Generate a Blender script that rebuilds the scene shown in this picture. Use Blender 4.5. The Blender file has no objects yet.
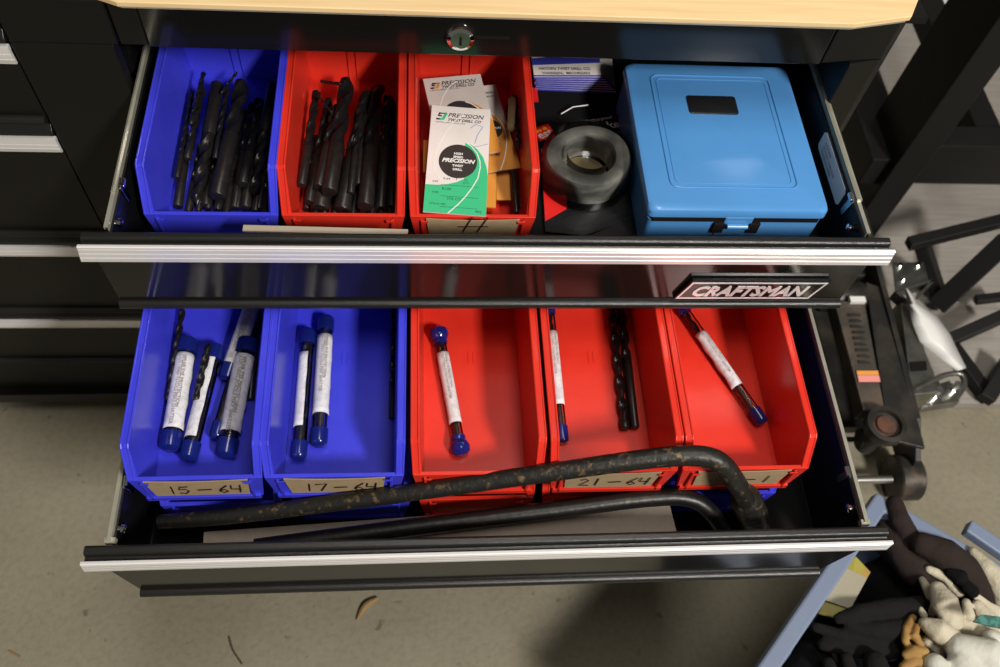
import bpy, bmesh, math, random
from mathutils import Vector, Matrix, Quaternion
random.seed(7)
PI = math.pi
sc = bpy.context.scene
COL = sc.collection
V = Vector

# ------------------------------------------------------------------ camera
CF = 872.0249
CPOS = V((-0.0640344, -0.54350883, 0.53250322))
_pi, _ya, _ro = math.radians(59.1447), math.radians(10.3909), math.radians(8.766)
FW = V((math.sin(_ya)*math.cos(_pi), math.cos(_ya)*math.cos(_pi), -math.sin(_pi)))
_r = FW.cross(V((0, 0, 1))).normalized(); _u = _r.cross(FW)
RT = _r*math.cos(_ro) + _u*math.sin(_ro); UP = -_r*math.sin(_ro) + _u*math.cos(_ro)
cd = bpy.data.cameras.new('camera'); cam = bpy.data.objects.new('camera', cd); COL.objects.link(cam)
cd.lens = CF*36/1000; cd.sensor_width = 36; cd.clip_start = .02
m = Matrix((RT, UP, -FW)).transposed().to_4x4(); m.translation = CPOS
cam.matrix_world = m
sc.camera = cam
cd.dof.use_dof = True; cd.dof.focus_distance = .70; cd.dof.aperture_fstop = 8

def at(px, py, z=None, y=None, x=None):
    """point of the place seen at a pixel of the photograph, on a level z (or a plane y / x)"""
    d = FW*CF + RT*(px-500) - UP*(py-333.5)
    if z is not None: t = (z-CPOS.z)/d.z
    elif y is not None: t = (y-CPOS.y)/d.y
    else: t = (x-CPOS.x)/d.x
    return CPOS + d*t

# ------------------------------------------------------------------ materials
def mat(name, col, rough=.5, metal=0, noise=None, bump=0, bscale=200, spec=.5, coat=0, bd=.001):
    m = bpy.data.materials.new(name); m.use_nodes = True
    nt = m.node_tree; b = nt.nodes['Principled BSDF']
    b.inputs['Base Color'].default_value = (*col, 1); b.inputs['Roughness'].default_value = rough
    b.inputs['Metallic'].default_value = metal; b.inputs['Specular IOR Level'].default_value = spec
    b.inputs['Coat Weight'].default_value = coat; b.inputs['Coat Roughness'].default_value = .08
    tc = nt.nodes.new('ShaderNodeTexCoord')
    if noise:
        sc_, col2, lo, hi = noise[:4]
        n = nt.nodes.new('ShaderNodeTexNoise'); n.inputs['Scale'].default_value = sc_; n.inputs['Detail'].default_value = 6
        mp = nt.nodes.new('ShaderNodeMapping'); nt.links.new(tc.outputs['Object'], mp.inputs[0]); nt.links.new(mp.outputs[0], n.inputs['Vector'])
        if len(noise) > 4: mp.inputs['Scale'].default_value = noise[4]
        r = nt.nodes.new('ShaderNodeValToRGB'); r.color_ramp.elements[0].position = lo; r.color_ramp.elements[1].position = hi
        r.color_ramp.elements[0].color = (*col, 1); r.color_ramp.elements[1].color = (*col2, 1)
        nt.links.new(n.outputs['Fac'], r.inputs[0]); nt.links.new(r.outputs[0], b.inputs['Base Color'])
    if bump:
        n2 = nt.nodes.new('ShaderNodeTexNoise'); n2.inputs['Scale'].default_value = bscale; n2.inputs['Detail'].default_value = 4
        nt.links.new(tc.outputs['Object'], n2.inputs['Vector'])
        bp = nt.nodes.new('ShaderNodeBump'); bp.inputs['Strength'].default_value = bump; bp.inputs['Distance'].default_value = bd
        nt.links.new(n2.outputs['Fac'], bp.inputs['Height']); nt.links.new(bp.outputs[0], b.inputs['Normal'])
    return m

def clear_mat(name, col, fac=.12, rough=.1):
    m = bpy.data.materials.new(name); m.use_nodes = True; nt = m.node_tree; nt.nodes.clear()
    o = nt.nodes.new('ShaderNodeOutputMaterial'); mx = nt.nodes.new('ShaderNodeMixShader')
    t = nt.nodes.new('ShaderNodeBsdfTransparent'); g = nt.nodes.new('ShaderNodeBsdfGlossy'); fr = nt.nodes.new('ShaderNodeFresnel')
    fr.inputs[0].default_value = 1.35; t.inputs[0].default_value = (*col, 1); g.inputs['Roughness'].default_value = rough
    ad = nt.nodes.new('ShaderNodeMath'); ad.operation = 'ADD'; ad.inputs[1].default_value = fac; ad.use_clamp = True
    nt.links.new(fr.outputs[0], ad.inputs[0]); nt.links.new(ad.outputs[0], mx.inputs[0])
    nt.links.new(t.outputs[0], mx.inputs[1]); nt.links.new(g.outputs[0], mx.inputs[2]); nt.links.new(mx.outputs[0], o.inputs[0])
    return m

M = {}
M['black'] = mat('black_powder_coat', (.0075, .0072, .0062), .13, bump=.02, bscale=500)
M['black_side'] = mat('black_satin_paint', (.0062, .0058, .0046), .42, bump=.08, bscale=700, spec=.28)
M['inside'] = mat('black_drawer_inside', (.005, .005, .006), .3)
M['liner'] = mat('black_rubber_liner', (.004, .004, .004), .85, bump=.3, bscale=900, spec=.15)
M['handle'] = mat('black_handle_plastic', (.012, .0115, .010), .3, bump=.25, bscale=1500)
M['alu'] = mat('brushed_aluminium', (.90, .88, .85), .36, .35, noise=(18, (.84, .82, .80), .3, .7, (1, 40, 120)))
M['chrome'] = mat('chrome', (.80, .80, .80), .08, 1)
M['steel'] = mat('zinc_steel', (.47, .45, .36), .32, .5, noise=(60, (.38, .37, .29), .35, .7))
M['galv'] = mat('galvanised_steel', (.42, .42, .39), .36, 1, noise=(50, (.22, .22, .19), .3, .75))
M['blue'] = mat('blue_bin_plastic', (.040, .044, .58), .27, noise=(35, (.050, .054, .64), .35, .8), bump=.06, bscale=300)
M['red'] = mat('red_bin_plastic', (.60, .026, .013), .27, noise=(35, (.66, .034, .018), .35, .8), bump=.06, bscale=300)
M['kraft'] = mat('kraft_card', (.30, .215, .115), .8, noise=(90, (.35, .255, .145), .3, .7))
M['ink'] = mat('black_ink', (.010, .008, .008), .8, spec=.1)
M['bit'] = mat('black_oxide_steel', (.016, .015, .016), .27, .55, noise=(120, (.032, .026, .022), .45, .8))
M['shank'] = mat('worn_oxide_shank', (.020, .018, .018), .36, .5, noise=(160, (.042, .030, .022), .45, .8))
M['cap'] = mat('navy_vinyl_cap', (.006, .012, .125), .17)
M['clear'] = clear_mat('clear_plastic_tube', (.93, .93, .95), .05)
M['shell'] = clear_mat('clear_blister_plastic', (.90, .90, .88), .03, .15)
M['sticker'] = mat('white_paper_label', (.62, .61, .62), .6, noise=(260, (.50, .49, .52), .45, .62, (1, 1, .35)))
M['white'] = mat('white_paper', (.70, .655, .62), .7, noise=(40, (.64, .59, .55), .35, .8))
M['offwhite'] = mat('warm_white_paper', (.56, .50, .46), .7, noise=(40, (.50, .44, .41), .35, .8))
M['green'] = mat('green_print', (.035, .46, .20), .55)
M['orange'] = mat('orange_paper', (.62, .25, .025), .6, noise=(70, (.55, .22, .03), .3, .7))
M['darkdisc'] = mat('dark_print', (.032, .024, .022), .5)
M['blueprint'] = mat('blue_print', (.035, .045, .36), .5)
M['bluepen'] = mat('blue_pen', (.22, .25, .55), .6)
M['redcard'] = mat('red_card', (.60, .012, .010), .4)
M['yellow'] = mat('yellow_print', (.75, .42, .02), .5)
M['blackcard'] = mat('black_card', (.012, .012, .013), .25)
M['rubber'] = mat('grey_rubber_tape', (.075, .075, .07), .4, noise=(24, (.34, .335, .31), .42, .72, (1,1,2.5)), bump=.4, bscale=120)
M['core'] = mat('tan_core', (.20, .15, .07), .7)
M['casebl'] = mat('blue_enamel', (.070, .245, .54), .25, noise=(14, (.080, .265, .58), .35, .7), bump=.03, bscale=150)
M['stick'] = mat('tan_wood', (.42, .36, .28), .6, noise=(12, (.34, .28, .21), .3, .7, (1, 60, 60)))
M['cardboard'] = mat('grey_card', (.26, .215, .17), .8, noise=(120, (.30, .25, .20), .3, .7))
M['bar'] = mat('rusty_black_iron', (.022, .021, .018), .42, .5, noise=(170, (.15, .095, .045), .57, .70), bump=.6, bscale=220)
M['bar2'] = mat('black_iron', (.014, .013, .012), .38, .5, noise=(90, (.05, .035, .02), .6, .8), bump=.3, bscale=160)
M['badge'] = mat('black_badge', (.006, .006, .006), .2)
M['silver'] = mat('silver_print', (.75, .70, .69), .3, .3)
M['wood'] = mat('maple_worktop', (.82, .60, .32), .45, noise=(9, (.74, .51, .25), .35, .75, (1.2, 22, 22)))
M['jack'] = mat('worn_jack_paint', (.018, .017, .015), .42, .2, noise=(25, (.055, .047, .035), .45, .75), bump=.3, bscale=100)
M['jackarm'] = mat('worn_arm_paint', (.050, .044, .035), .45, .2, noise=(30, (.12, .085, .06), .45, .75), bump=.3, bscale=100)
M['rust'] = mat('rusty_saddle', (.12, .05, .028), .7, .2, noise=(40, (.035, .03, .025), .4, .65), bump=.5, bscale=90)
M['wheel'] = mat('iron_wheel', (.030, .028, .024), .4, .3, noise=(40, (.13, .095, .065), .5, .75))
M['rod'] = mat('bare_steel_rod', (.60, .58, .54), .25, .9)
M['orangedecal'] = mat('orange_decal', (.75, .30, .05), .5)
M['pinkdecal'] = mat('pink_decal', (.75, .28, .24), .5)
M['frame'] = mat('matte_black_frame', (.008, .0076, .0070), .5, bump=.15, bscale=500, spec=.25)
M['binblue'] = mat('blue_grey_plastic', (.17, .21, .30), .4)
M['leather'] = mat('cream_leather', (.42, .37, .26), .75, noise=(30, (.52, .475, .36), .3, .7), bump=1, bscale=60, bd=.004)
M['canvas'] = mat('white_canvas', (.56, .55, .47), .85, noise=(60, (.62, .61, .53), .3, .7), bump=.5, bscale=260)
M['brown'] = mat('brown_suede', (.024, .0165, .014), .95, bump=.9, bscale=45, bd=.004, spec=.2)
M['grey'] = mat('charcoal_knit', (.0075, .0073, .0070), .95, bump=.8, bscale=60, bd=.004, spec=.2)
M['greydark'] = mat('black_knit', (.004, .004, .004), .95, bump=.6, bscale=60, bd=.004, spec=.15)
M['ochre'] = mat('ochre_leather', (.36, .21, .055), .8, noise=(50, (.24, .12, .03), .35, .7), bump=.6, bscale=120)
M['plaid'] = mat('green_plaid', (.012, .07, .05), .7, noise=(130, (.03, .17, .14), .45, .55))
M['packet'] = mat('yellow_packet', (.30, .26, .03), .5, noise=(50, (.36, .16, .03), .58, .75))
M['dusty'] = mat('dull_paper', (.31, .28, .20), .6)
M['plastic_white'] = mat('white_plastic', (.75, .74, .71), .35)
M['leaf'] = mat('dry_leaf', (.26, .17, .07), .7)
M['twig'] = mat('dark_twig', (.06, .04, .025), .8)

# floor and board get richer node graphs
def floor_mat():
    m = bpy.data.materials.new('stained_concrete'); m.use_nodes = True; nt = m.node_tree; b = nt.nodes['Principled BSDF']
    b.inputs['Roughness'].default_value = .7
    tc = nt.nodes.new('ShaderNodeTexCoord')
    def nz(s, d=6):
        n = nt.nodes.new('ShaderNodeTexNoise'); n.inputs['Scale'].default_value = s; n.inputs['Detail'].default_value = d
        nt.links.new(tc.outputs['Object'], n.inputs['Vector']); return n
    def ramp(n, a, ca, c, cc):
        r = nt.nodes.new('ShaderNodeValToRGB'); r.color_ramp.elements[0].position = a; r.color_ramp.elements[1].position = c
        r.color_ramp.elements[0].color = (*ca, 1); r.color_ramp.elements[1].color = (*cc, 1); nt.links.new(n.outputs['Fac'], r.inputs[0]); return r
    r1 = ramp(nz(6), .3, (.205, .180, .122), .72, (.265, .238, .170))
    r2 = ramp(nz(120, 8), .30, (.62, .60, .55), .56, (1, 1, 1))
    r3 = ramp(nz(42, 3), .27, (.50, .42, .33), .32, (1, 1, 1))
    m1 = nt.nodes.new('ShaderNodeMixRGB'); m1.blend_type = 'MULTIPLY'; m1.inputs[0].default_value = .35
    m2 = nt.nodes.new('ShaderNodeMixRGB'); m2.blend_type = 'MULTIPLY'; m2.inputs[0].default_value = .8
    nt.links.new(r1.outputs[0], m1.inputs[1]); nt.links.new(r2.outputs[0], m1.inputs[2])
    nt.links.new(m1.outputs[0], m2.inputs[1]); nt.links.new(r3.outputs[0], m2.inputs[2]); nt.links.new(m2.outputs[0], b.inputs['Base Color'])
    bp = nt.nodes.new('ShaderNodeBump'); bp.inputs['Strength'].default_value = .3; bp.inputs['Distance'].default_value = .002
    nt.links.new(nz(200).outputs['Fac'], bp.inputs['Height']); nt.links.new(bp.outputs[0], b.inputs['Normal'])
    return m
M['floor'] = floor_mat()
M['wall'] = mat('painted_wall', (.42,.40,.36), .8)
M['board'] = mat('grey_laminate_board', (.34, .31, .275), .5, noise=(10, (.27, .245, .215), .35, .7, (1.5, 30, 30)))

# ------------------------------------------------------------------ mesh builder
class B:
    def __init__(s): s.v = []; s.f = []
    def add(s, vs, fs):
        o = len(s.v); s.v += [V(p) for p in vs]; s.f += [tuple(i+o for i in f) for f in fs]; return s
    def box(s, a, b):
        x0, y0, z0 = a; x1, y1, z1 = b
        return s.add([(x0,y0,z0),(x1,y0,z0),(x1,y1,z0),(x0,y1,z0),(x0,y0,z1),(x1,y0,z1),(x1,y1,z1),(x0,y1,z1)],
                     [(0,3,2,1),(4,5,6,7),(0,1,5,4),(1,2,6,5),(2,3,7,6),(3,0,4,7)])
    def obox(s, c, ax, ay, az):
        c, ax, ay, az = V(c), V(ax), V(ay), V(az)
        P = [c+ax*i+ay*j+az*k for k in (-.5,.5) for (i, j) in ((-.5,-.5),(.5,-.5),(.5,.5),(-.5,.5))]
        return s.add(P, [(0,3,2,1),(4,5,6,7),(0,1,5,4),(1,2,6,5),(2,3,7,6),(3,0,4,7)])
    def beam(s, p, q, w, h, up=(0,0,1)):
        p, q = V(p), V(q); d = (q-p).normalized(); sd = d.cross(V(up)).normalized(); u = sd.cross(d)
        return s.obox((p+q)/2, q-p, sd*w, u*h)
    def prism(s, poly, ext):
        poly = [V(p) for p in poly]; e = V(ext); n = len(poly)
        return s.add(poly+[p+e for p in poly], [tuple(range(n))[::-1], tuple(range(n, 2*n))]+[(i, (i+1)%n, n+(i+1)%n, n+i) for i in range(n)])
    def sweep(s, prof, x0, x1, dx=None):
        """closed (y,z) profile extruded along x; dx(y,z) trims the ends"""
        n = len(prof); dx = dx or (lambda y, z: 0)
        P = [(x0+dx(y,z), y, z) for y, z in prof]+[(x1-dx(y,z), y, z) for y, z in prof]
        return s.add(P, [tuple(range(n)), tuple(range(n, 2*n))[::-1]]+[(i, n+i, n+(i+1)%n, (i+1)%n) for i in range(n)])
    def tube(s, pts, rad, n=12, cap=True):
        pts = [V(p) for p in pts]
        if not hasattr(rad, '__len__'): rad = [rad]*len(pts)
        rings = []; prev = None
        for i, p in enumerate(pts):
            t = (pts[min(i+1, len(pts)-1)]-pts[max(i-1, 0)]).normalized()
            if prev is None:
                a = V((0,0,1)) if abs(t.z) < .9 else V((1,0,0)); x = t.cross(a).normalized()
            else: x = (prev-t*prev.dot(t)).normalized()
            prev = x; y = t.cross(x)
            rings.append([p+(x*math.cos(2*PI*k/n)+y*math.sin(2*PI*k/n))*rad[i] for k in range(n)])
        vs = [q for r in rings for q in r]; fs = []
        for i in range(len(pts)-1):
            for k in range(n): fs.append((i*n+k, i*n+(k+1)%n, (i+1)*n+(k+1)%n, (i+1)*n+k))
        if cap: fs += [tuple(range(n))[::-1], tuple(range((len(pts)-1)*n, len(pts)*n))]
        return s.add(vs, fs)
    def lathe(s, o, ax, prof, n=24, cap=True):
        """prof: list of (radius, distance along ax)"""
        o, ax = V(o), V(ax).normalized(); a = V((0,0,1)) if abs(ax.z) < .9 else V((1,0,0)); x = ax.cross(a).normalized(); y = ax.cross(x)
        vs = [o+ax*h+(x*math.cos(2*PI*k/n)+y*math.sin(2*PI*k/n))*r for r, h in prof for k in range(n)]; fs = []
        for i in range(len(prof)-1):
            for k in range(n): fs.append((i*n+k, i*n+(k+1)%n, (i+1)*n+(k+1)%n, (i+1)*n+k))
        if cap: fs += [tuple(range(n))[::-1], tuple(range((len(prof)-1)*n, len(prof)*n))]
        return s.add(vs, fs)
    def build(s, name, m, parent=None, smooth=False, bev=0, seg=2, local=False):
        off = V((0,0,0))
        if parent is not None and not local:
            off = V(parent.get('_o', (0,0,0)))
        me = bpy.data.meshes.new(name); me.from_pydata([tuple(p-off) for p in s.v], [], s.f)
        bm = bmesh.new(); bm.from_mesh(me); bmesh.ops.recalc_face_normals(bm, faces=bm.faces)
        if bev: bmesh.ops.bevel(bm, geom=[e for e in bm.edges if e.calc_face_angle(0) > .5], offset=bev, segments=seg, affect='EDGES', profile=.5, clamp_overlap=True)
        bm.to_mesh(me); bm.free(); me.materials.append(m)
        if smooth: me.shade_smooth(); me.set_sharp_from_angle(angle=math.radians(38))
        o = bpy.data.objects.new(name, me); COL.objects.link(o)
        if parent is not None: o.parent = parent; o['_o'] = tuple(off)
        return o

def tag(o, label, cat=None, group=None, kind=None):
    o['label'] = label
    if cat: o['category'] = cat
    if group: o['group'] = group
    if kind: o['kind'] = kind
    return o
def thing(name, label, cat, loc=(0,0,0), group=None):
    o = bpy.data.objects.new(name, None); COL.objects.link(o); o.location = loc; o.empty_display_size = .02
    o['_o'] = tuple(loc); return tag(o, label, cat, group)
def single(b, name, m, label, cat, group=None, **k):
    return tag(b.build(name, m, None, **k), label, cat, group)
def holder(name, parent):       # a part that only groups its own pieces
    o = bpy.data.objects.new(name, None); COL.objects.link(o); o.parent = parent; o['_o'] = tuple(parent['_o']); o.empty_display_size = .02
    return o

class Plane:
    """a flat card: origin at a corner, right vector, up vector (metres)"""
    def __init__(s, o, r, u, keep_up=False):
        s.o = V(o); s.r = V(r).normalized(); u = V(u)
        if keep_up: s.u = u.normalized(); r = V(r); s.r = (r-s.u*r.dot(s.u)).normalized()
        else: s.u = (u-s.r*u.dot(s.r)).normalized()
        s.n = s.r.cross(s.u)
    def p(s, a, b, h=0): return s.o+s.r*a+s.u*b+s.n*h
def card(b, pl, pts, h0=0, t=.0003):
    return b.prism([pl.p(x, y, h0) for x, y in pts], pl.n*t)
def rect(x0, y0, x1, y1): return [(x0,y0),(x1,y0),(x1,y1),(x0,y1)]
def disc(cx, cy, rx, ry=None, n=32, a0=0, a1=2*PI):
    ry = ry or rx; return [(cx+rx*math.cos(a0+(a1-a0)*k/n), cy+ry*math.sin(a0+(a1-a0)*k/n)) for k in range(n)]
def ribbon(b, pl, pts, w, h, t=.0002):
    n = len(pts); L = []; R = []
    for i, (x, y) in enumerate(pts):
        x0, y0 = pts[max(i-1, 0)]; x1, y1 = pts[min(i+1, n-1)]; d = math.hypot(x1-x0, y1-y0) or 1; nx, ny = -(y1-y0)/d, (x1-x0)/d
        ww = w[i] if hasattr(w, '__len__') else w
        L.append((x+nx*ww/2, y+ny*ww/2)); R.append((x-nx*ww/2, y-ny*ww/2))
    for i in range(n-1): card(b, pl, [L[i], L[i+1], R[i+1], R[i]], h, t)
def text(b, s, pl, x, y, size, h=.0003, ext=.0001, shear=0, sx=1, off=0, space=1, align='LEFT', res=2):
    c = bpy.data.curves.new('t', 'FONT'); c.body = s; c.size = size; c.shear = shear; c.extrude = ext; c.offset = off; c.space_character = space
    c.align_x = align; c.resolution_u = res
    o = bpy.data.objects.new('t', c); COL.objects.link(o)
    me = bpy.data.meshes.new_from_object(o.evaluated_get(bpy.context.evaluated_depsgraph_get()))
    b.add([pl.p(x+v.co.x*sx, y+v.co.y, h+v.co.z) for v in me.vertices], [tuple(p.vertices) for p in me.polygons])
    bpy.data.objects.remove(o); bpy.data.meshes.remove(me); bpy.data.curves.remove(c)

STROKES = {'1': [[(.5,1),(.42,0)]], '-': [[(0,.45),(.9,.5)]], '5': [[(.75,.95),(.25,.9),(.1,.55),(.5,.6),(.7,.35),(.45,.02),(.05,.1)]],
  '6': [[(.7,1),(.3,.6),(.1,.25),(.35,0),(.65,.2),(.45,.45),(.15,.3)]], '4': [[(.2,1),(.1,.5),(.75,.45)],[(.75,1),(.6,0)]],
  '7': [[(.1,.9),(.85,1),(.4,0)]], '2': [[(.1,.8),(.4,1),(.65,.75),(.1,.05),(.75,.05)]], '8': [[(.6,.9),(.3,1),(.2,.7),(.65,.3),(.4,0),(.1,.25),(.7,.85)]],
  'H': [[(.45,1),(0,0)],[(1.25,1),(.75,0)],[(.15,.88),(.95,.84)],[(-.25,.35),(1.3,.38)]], ' ': []}
def hand(b, s, pl, x, y, size, w=.0009, adv=.62):
    for ch in s:
        for st in STROKES[ch]: ribbon(b, pl, [(x+u*size*.8, y+v*size) for u, v in st], w, .0008, .0002)
        x += size*adv*(1 if ch != ' ' else .6)

# ------------------------------------------------------------------ levels
ZF = -.60            # floor
D1, D2, H = .1567, .3533, .1206
ZD1 = -.066; ZD2 = -.1206-.0895     # drawer floors

# ------------------------------------------------------------------ setting
def structure(b, name, m): o = b.build(name, m); o['kind'] = 'structure'; return o
structure(B().box((-2.5,-1.6,ZF-.05), (2.6,2.4,ZF)), 'floor', M['floor'])

structure(B().box((-2.5,2.4,ZF), (2.6,2.46,ZF+2.6)), 'wall_back', M['wall'])
structure(B().box((-2.56,-1.6,ZF), (-2.5,2.4,ZF+2.6)), 'wall_left', M['wall'])
# laminate board on the floor at the right
single(B().box((.655,-.012,ZF), (1.75,1.9,ZF+.018)), 'floor_board', M['board'], 'grey wood-grain laminate board lying on the floor under the black steel stand', 'board', bev=.001)

# ------------------------------------------------------------------ tool cabinet
CB = (0, .3, ZF)
cab = thing('tool_cabinet', 'black tool cabinet with a wooden worktop and two pulled out drawers', 'tool cabinet', CB)
OW = .2972
b = B()
b.box((-.3735,.0006,.046), (-.2935,.012,.087))                    # left corner post, upper
b.box((-.3735,0,-.56), (-OW,.012,.046))
b.build('corner_post', M['black_side'], cab, bev=.0012)
b = B()
b.prism([(OW-.004,0,-.56),(.3215,.007,-.56),(.345,.035,-.56),(.345,.06,-.56),(OW-.004,.06,-.56)], (0,0,.56+.046))
b.prism([(.268,0,.047),(.3215,.007,.047),(.345,.035,.047),(.345,.06,.047),(.268,.06,.047)], (0,0,.038))
b.build('corner_post', M['black_side'], cab, bev=.0012)
B().box((-.2915,.001,.0465), (-.271,.012,.086)).build('rail_end_plate', M['black_side'], cab, bev=.0008)
b = B().box((-.2702,0,.0455), (.2668,.012,.0865))
b.build('lock_rail', M['black'], cab, bev=.0010)
b = B()
b.box((.330,.035,-.56), (.345,.62,.086)); b.box((-.3735,.012,-.56), (-.365,.62,.086)); b.box((-.3735,.61,-.56), (.345,.62,.086))
b.box((-.3735,.012,.080), (.345,.62,.086)); b.box((-.3735,.012,-.565), (.345,.62,-.55)); b.box((-OW,.002,-.56), (OW-.004,.014,-.212))
b.box((-OW,-.0008,-.565), (OW-.004,.0025,-.548))
b.build('carcass', M['black_side'], cab)
B().box((-.31,.03,-.21), (-.300,.60,.045)).build('slide_support', M['inside'], cab); B().box((.300,.03,-.21), (.31,.60,.045)).build('slide_support', M['inside'], cab)
for x in (-.28,.26):
    for y in (.06,.55):
        w = B().lathe((x-.012,y,-.5825), (1,0,0), [(.0175,0),(.0175,.024)], 20).build('caster', M['inside'], cab, True)
# worktop
wt = B().prism([(-.281,-.006,.0875),(.276,-.005,.0875),(.326,.006,.0875),(.342,.034,.0875),(.342,.63,.0875),(-.300,.63,.0875),(-.300,.002,.0875)], (0,0,.0045))
wt.build('worktop', M['wood'], cab, bev=.0006)
B().prism([(-.279,-.0045,.0855),(.275,-.004,.0855),(.3235,.0065,.0855),(.339,.034,.0855),(.339,.62,.0855),(-.297,.62,.0855),(-.297,.003,.0855)], (0,0,.002)).build('worktop_liner', M['steel'], cab)
# lock
lk = holder('lock', cab)
c = at(460.5, 37, y=-.0005)
B().lathe((c.x,0,c.z), (0,-1,0), [(.0118,0),(.0118,.001),(.0105,.0038),(.0078,.0048),(.0078,.004),(.0,.004)], 40).build('lock_ring', M['chrome'], lk, True)
B().lathe((c.x,0,c.z), (0,-1,0), [(.0076,.001),(.0076,.0044),(.0,.0044)], 32).build('lock_barrel', M['galv'], lk, True)
B().box((c.x-.0009,-.0052,c.z-.0045), (c.x+.0009,-.0044,c.z+.003)).build('keyhole', M['ink'], lk)
B().box((at(476,38,y=0).x,-.0006,c.z-.0012), (at(510,38,y=0).x,.001,c.z+.0012)).build('slot', M['ink'], cab)

CLIP = {(True,-1): (122,190), (True,1): (849,206), (False,-1): (119,478), (False,1): (847,476)}
SCREW = {(True,-1): (115,223), (True,1): (853,228), (False,-1): (112,522), (False,1): (853,508)}
def drawer(z, D, badge, zfloor, left_clip_y, lockcase):
    """z = top of the bright trim, D = pull-out distance; the piece is parented to the cabinet"""
    dr = holder('drawer', cab)
    y = -D
    # tray: floor, two sides, back
    b = B(); yb = y+.40
    b.box((-.2895,y+.010,zfloor-.002), (.2895,yb,zfloor))
    for s in (-1, 1):
        x0, x1 = sorted((s*.2895, s*.2905)); b.box((x0,y+.012,zfloor-.002), (x1,yb,z-.006))
        x0, x1 = sorted((s*.2895, s*.2912)); b.box((x0,y+.012,z-.0065), (x1,yb,z-.0045))
    b.box((-.2895,yb-.001,zfloor), (.2895,yb,z-.006))
    b.build('tray', M['inside'], dr)
    B().box((-.288,y+.016,zfloor), (.288,yb-.002,zfloor+.0012)).build('liner', M['liner'], dr)
    # front panel, a trapezoid that narrows to the lip
    pz = .0745
    b = B(); yf = y+.0010
    lf, rt, lb, rb = (-.3010, .2960, -.2990, .2930) if z > -.05 else (-.2950, .2900, -.2850, .2760)
    P = [(lf,.0010,-.005),(rt,.0010,-.005),(rt,.0002,-.018),(rb,-.0016,-.0725),(lb,-.0016,-.0725),(lf,.0002,-.018)]
    b.prism([(px_, y+a_, z+c_) for px_, a_, c_ in P], (0,.0062,0))
    b.build('front_panel', M['black'], dr, bev=.0006)
    # rounded lip
    n = 12; prof = [(y-.0024+.0042*math.cos(a), z-.0728+.0042*math.sin(a)) for a in [2*PI*k/n for k in range(n)]]
    B().sweep(prof, lb-.0008, rb+.0008).build('bottom_lip', M['handle'], dr, True)
    # black grip behind the trim
    prof = [(y+.0018,z-.016),(y+.0018,z-.0030),(y+.0042,z-.0045),(y+.0062,z-.0040),(y+.0068,z-.0006),(y+.0082,z+.0008),(y+.0122,z+.0010),(y+.0140,z-.0006),(y+.0140,z-.030),(y+.012,z-.030),(y+.006,z-.016)]
    B().sweep(prof, -.3092, .3085).build('handle_grip', M['handle'], dr, bev=.0006)
    # bright aluminium trim with grooves
    prof = [(y-.0002,z-.0188),(y-.0005,z-.0140),(y-.0001,z-.0136),(y-.0005,z-.0128),(y-.0006,z-.0086),(y-.0002,z-.0082),(y-.0006,z-.0076),(y-.0007,z-.0034),(y-.0001,z-.0030),
            (y-.0007,z-.0024),(y-.0008,z-.0006),(y+.0002,z+.0002),(y+.0020,z-.0002),(y+.0022,z-.0180),(y+.0012,z-.0188)]
    B().sweep(prof, -.3100, .3100, lambda yy, zz: -.16*max(0.0, z-.0015-zz)).build('aluminium_trim', M['alu'], dr)
    # slides: outer thin member on the drawer and the wide channel it runs in
    for s in (-1, 1):
        b = B()
        prof = [(0,0),(.0042,0),(.0042,-.0030),(.0034,-.0030),(.0034,-.001),(.0008,-.001),(.0008,-.0350),(0,-.0350)]
        P = [V((s*(.2912+a*.75), y+.0175, z+.0004+c_)) for a, c_ in prof]
        b.prism(P, (0,.385,0))
        ob = b.build('slide', M['steel'], dr)
        b = B(); yy = y+.050
        prof2 = [(0,.0010),(.0022,.0020),(.0046,.0010),(.0052,-.0035),(.0052,-.026),(.0042,-.026),(.0042,-.0012),(.0012,-.0006)]
        P = [V((s*(.2910+a*(.7 if s < 0 else 1)), yy, z+.0008+c_)) for a, c_ in prof2]
        b.prism(P, (0,.40,0)); 
        if z > -.05: b.build('slide_channel', M['steel'], ob)
        if z < -.05: 
            B().obox((s*.2925,y+.018,z-.004), (.0075,0,0), (0,.004,0), (0,0,.006)).build('slide_stop', M['steel'], ob)
        # clip and screw near the front, on the inner wall
        xi = s*.2893
        b = B(); q_ = at(*CLIP[(z > -.05, s)], x=xi); cy = q_.y-.004; cz = min(q_.z, z-.010)
        b.prism([(xi,cy,cz+.011),(xi,cy+.010,cz+.012),(xi,cy+.008,cz+.004),(xi,cy+.0095,cz-.010),(xi,cy+.004,cz-.012),(xi,cy+.002,cz+.001)], (-s*.0016,0,0))
        b.obox((xi-s*.002,cy+.006,cz+.010), (.003,0,0), (0,.008,0), (0,0,.003))
        b.build('clip', M['chrome'], dr, bev=.0004)
        q_ = at(*SCREW[(z > -.05, s)], x=xi); B().lathe((xi,max(q_.y,y+.020),min(q_.z,z-.006)), (-s,0,0), [(.0020,0),(.0020,.0025),(.0036,.0026),(.0036,.0046),(.0018,.0058),(0,.0058)], 20).build('screw', M['chrome'], dr, True)
    return dr

d1 = drawer(0, D1, True, ZD1, 0, 0)
d2 = drawer(-H, D2, False, ZD2, 0, 0)

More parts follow.
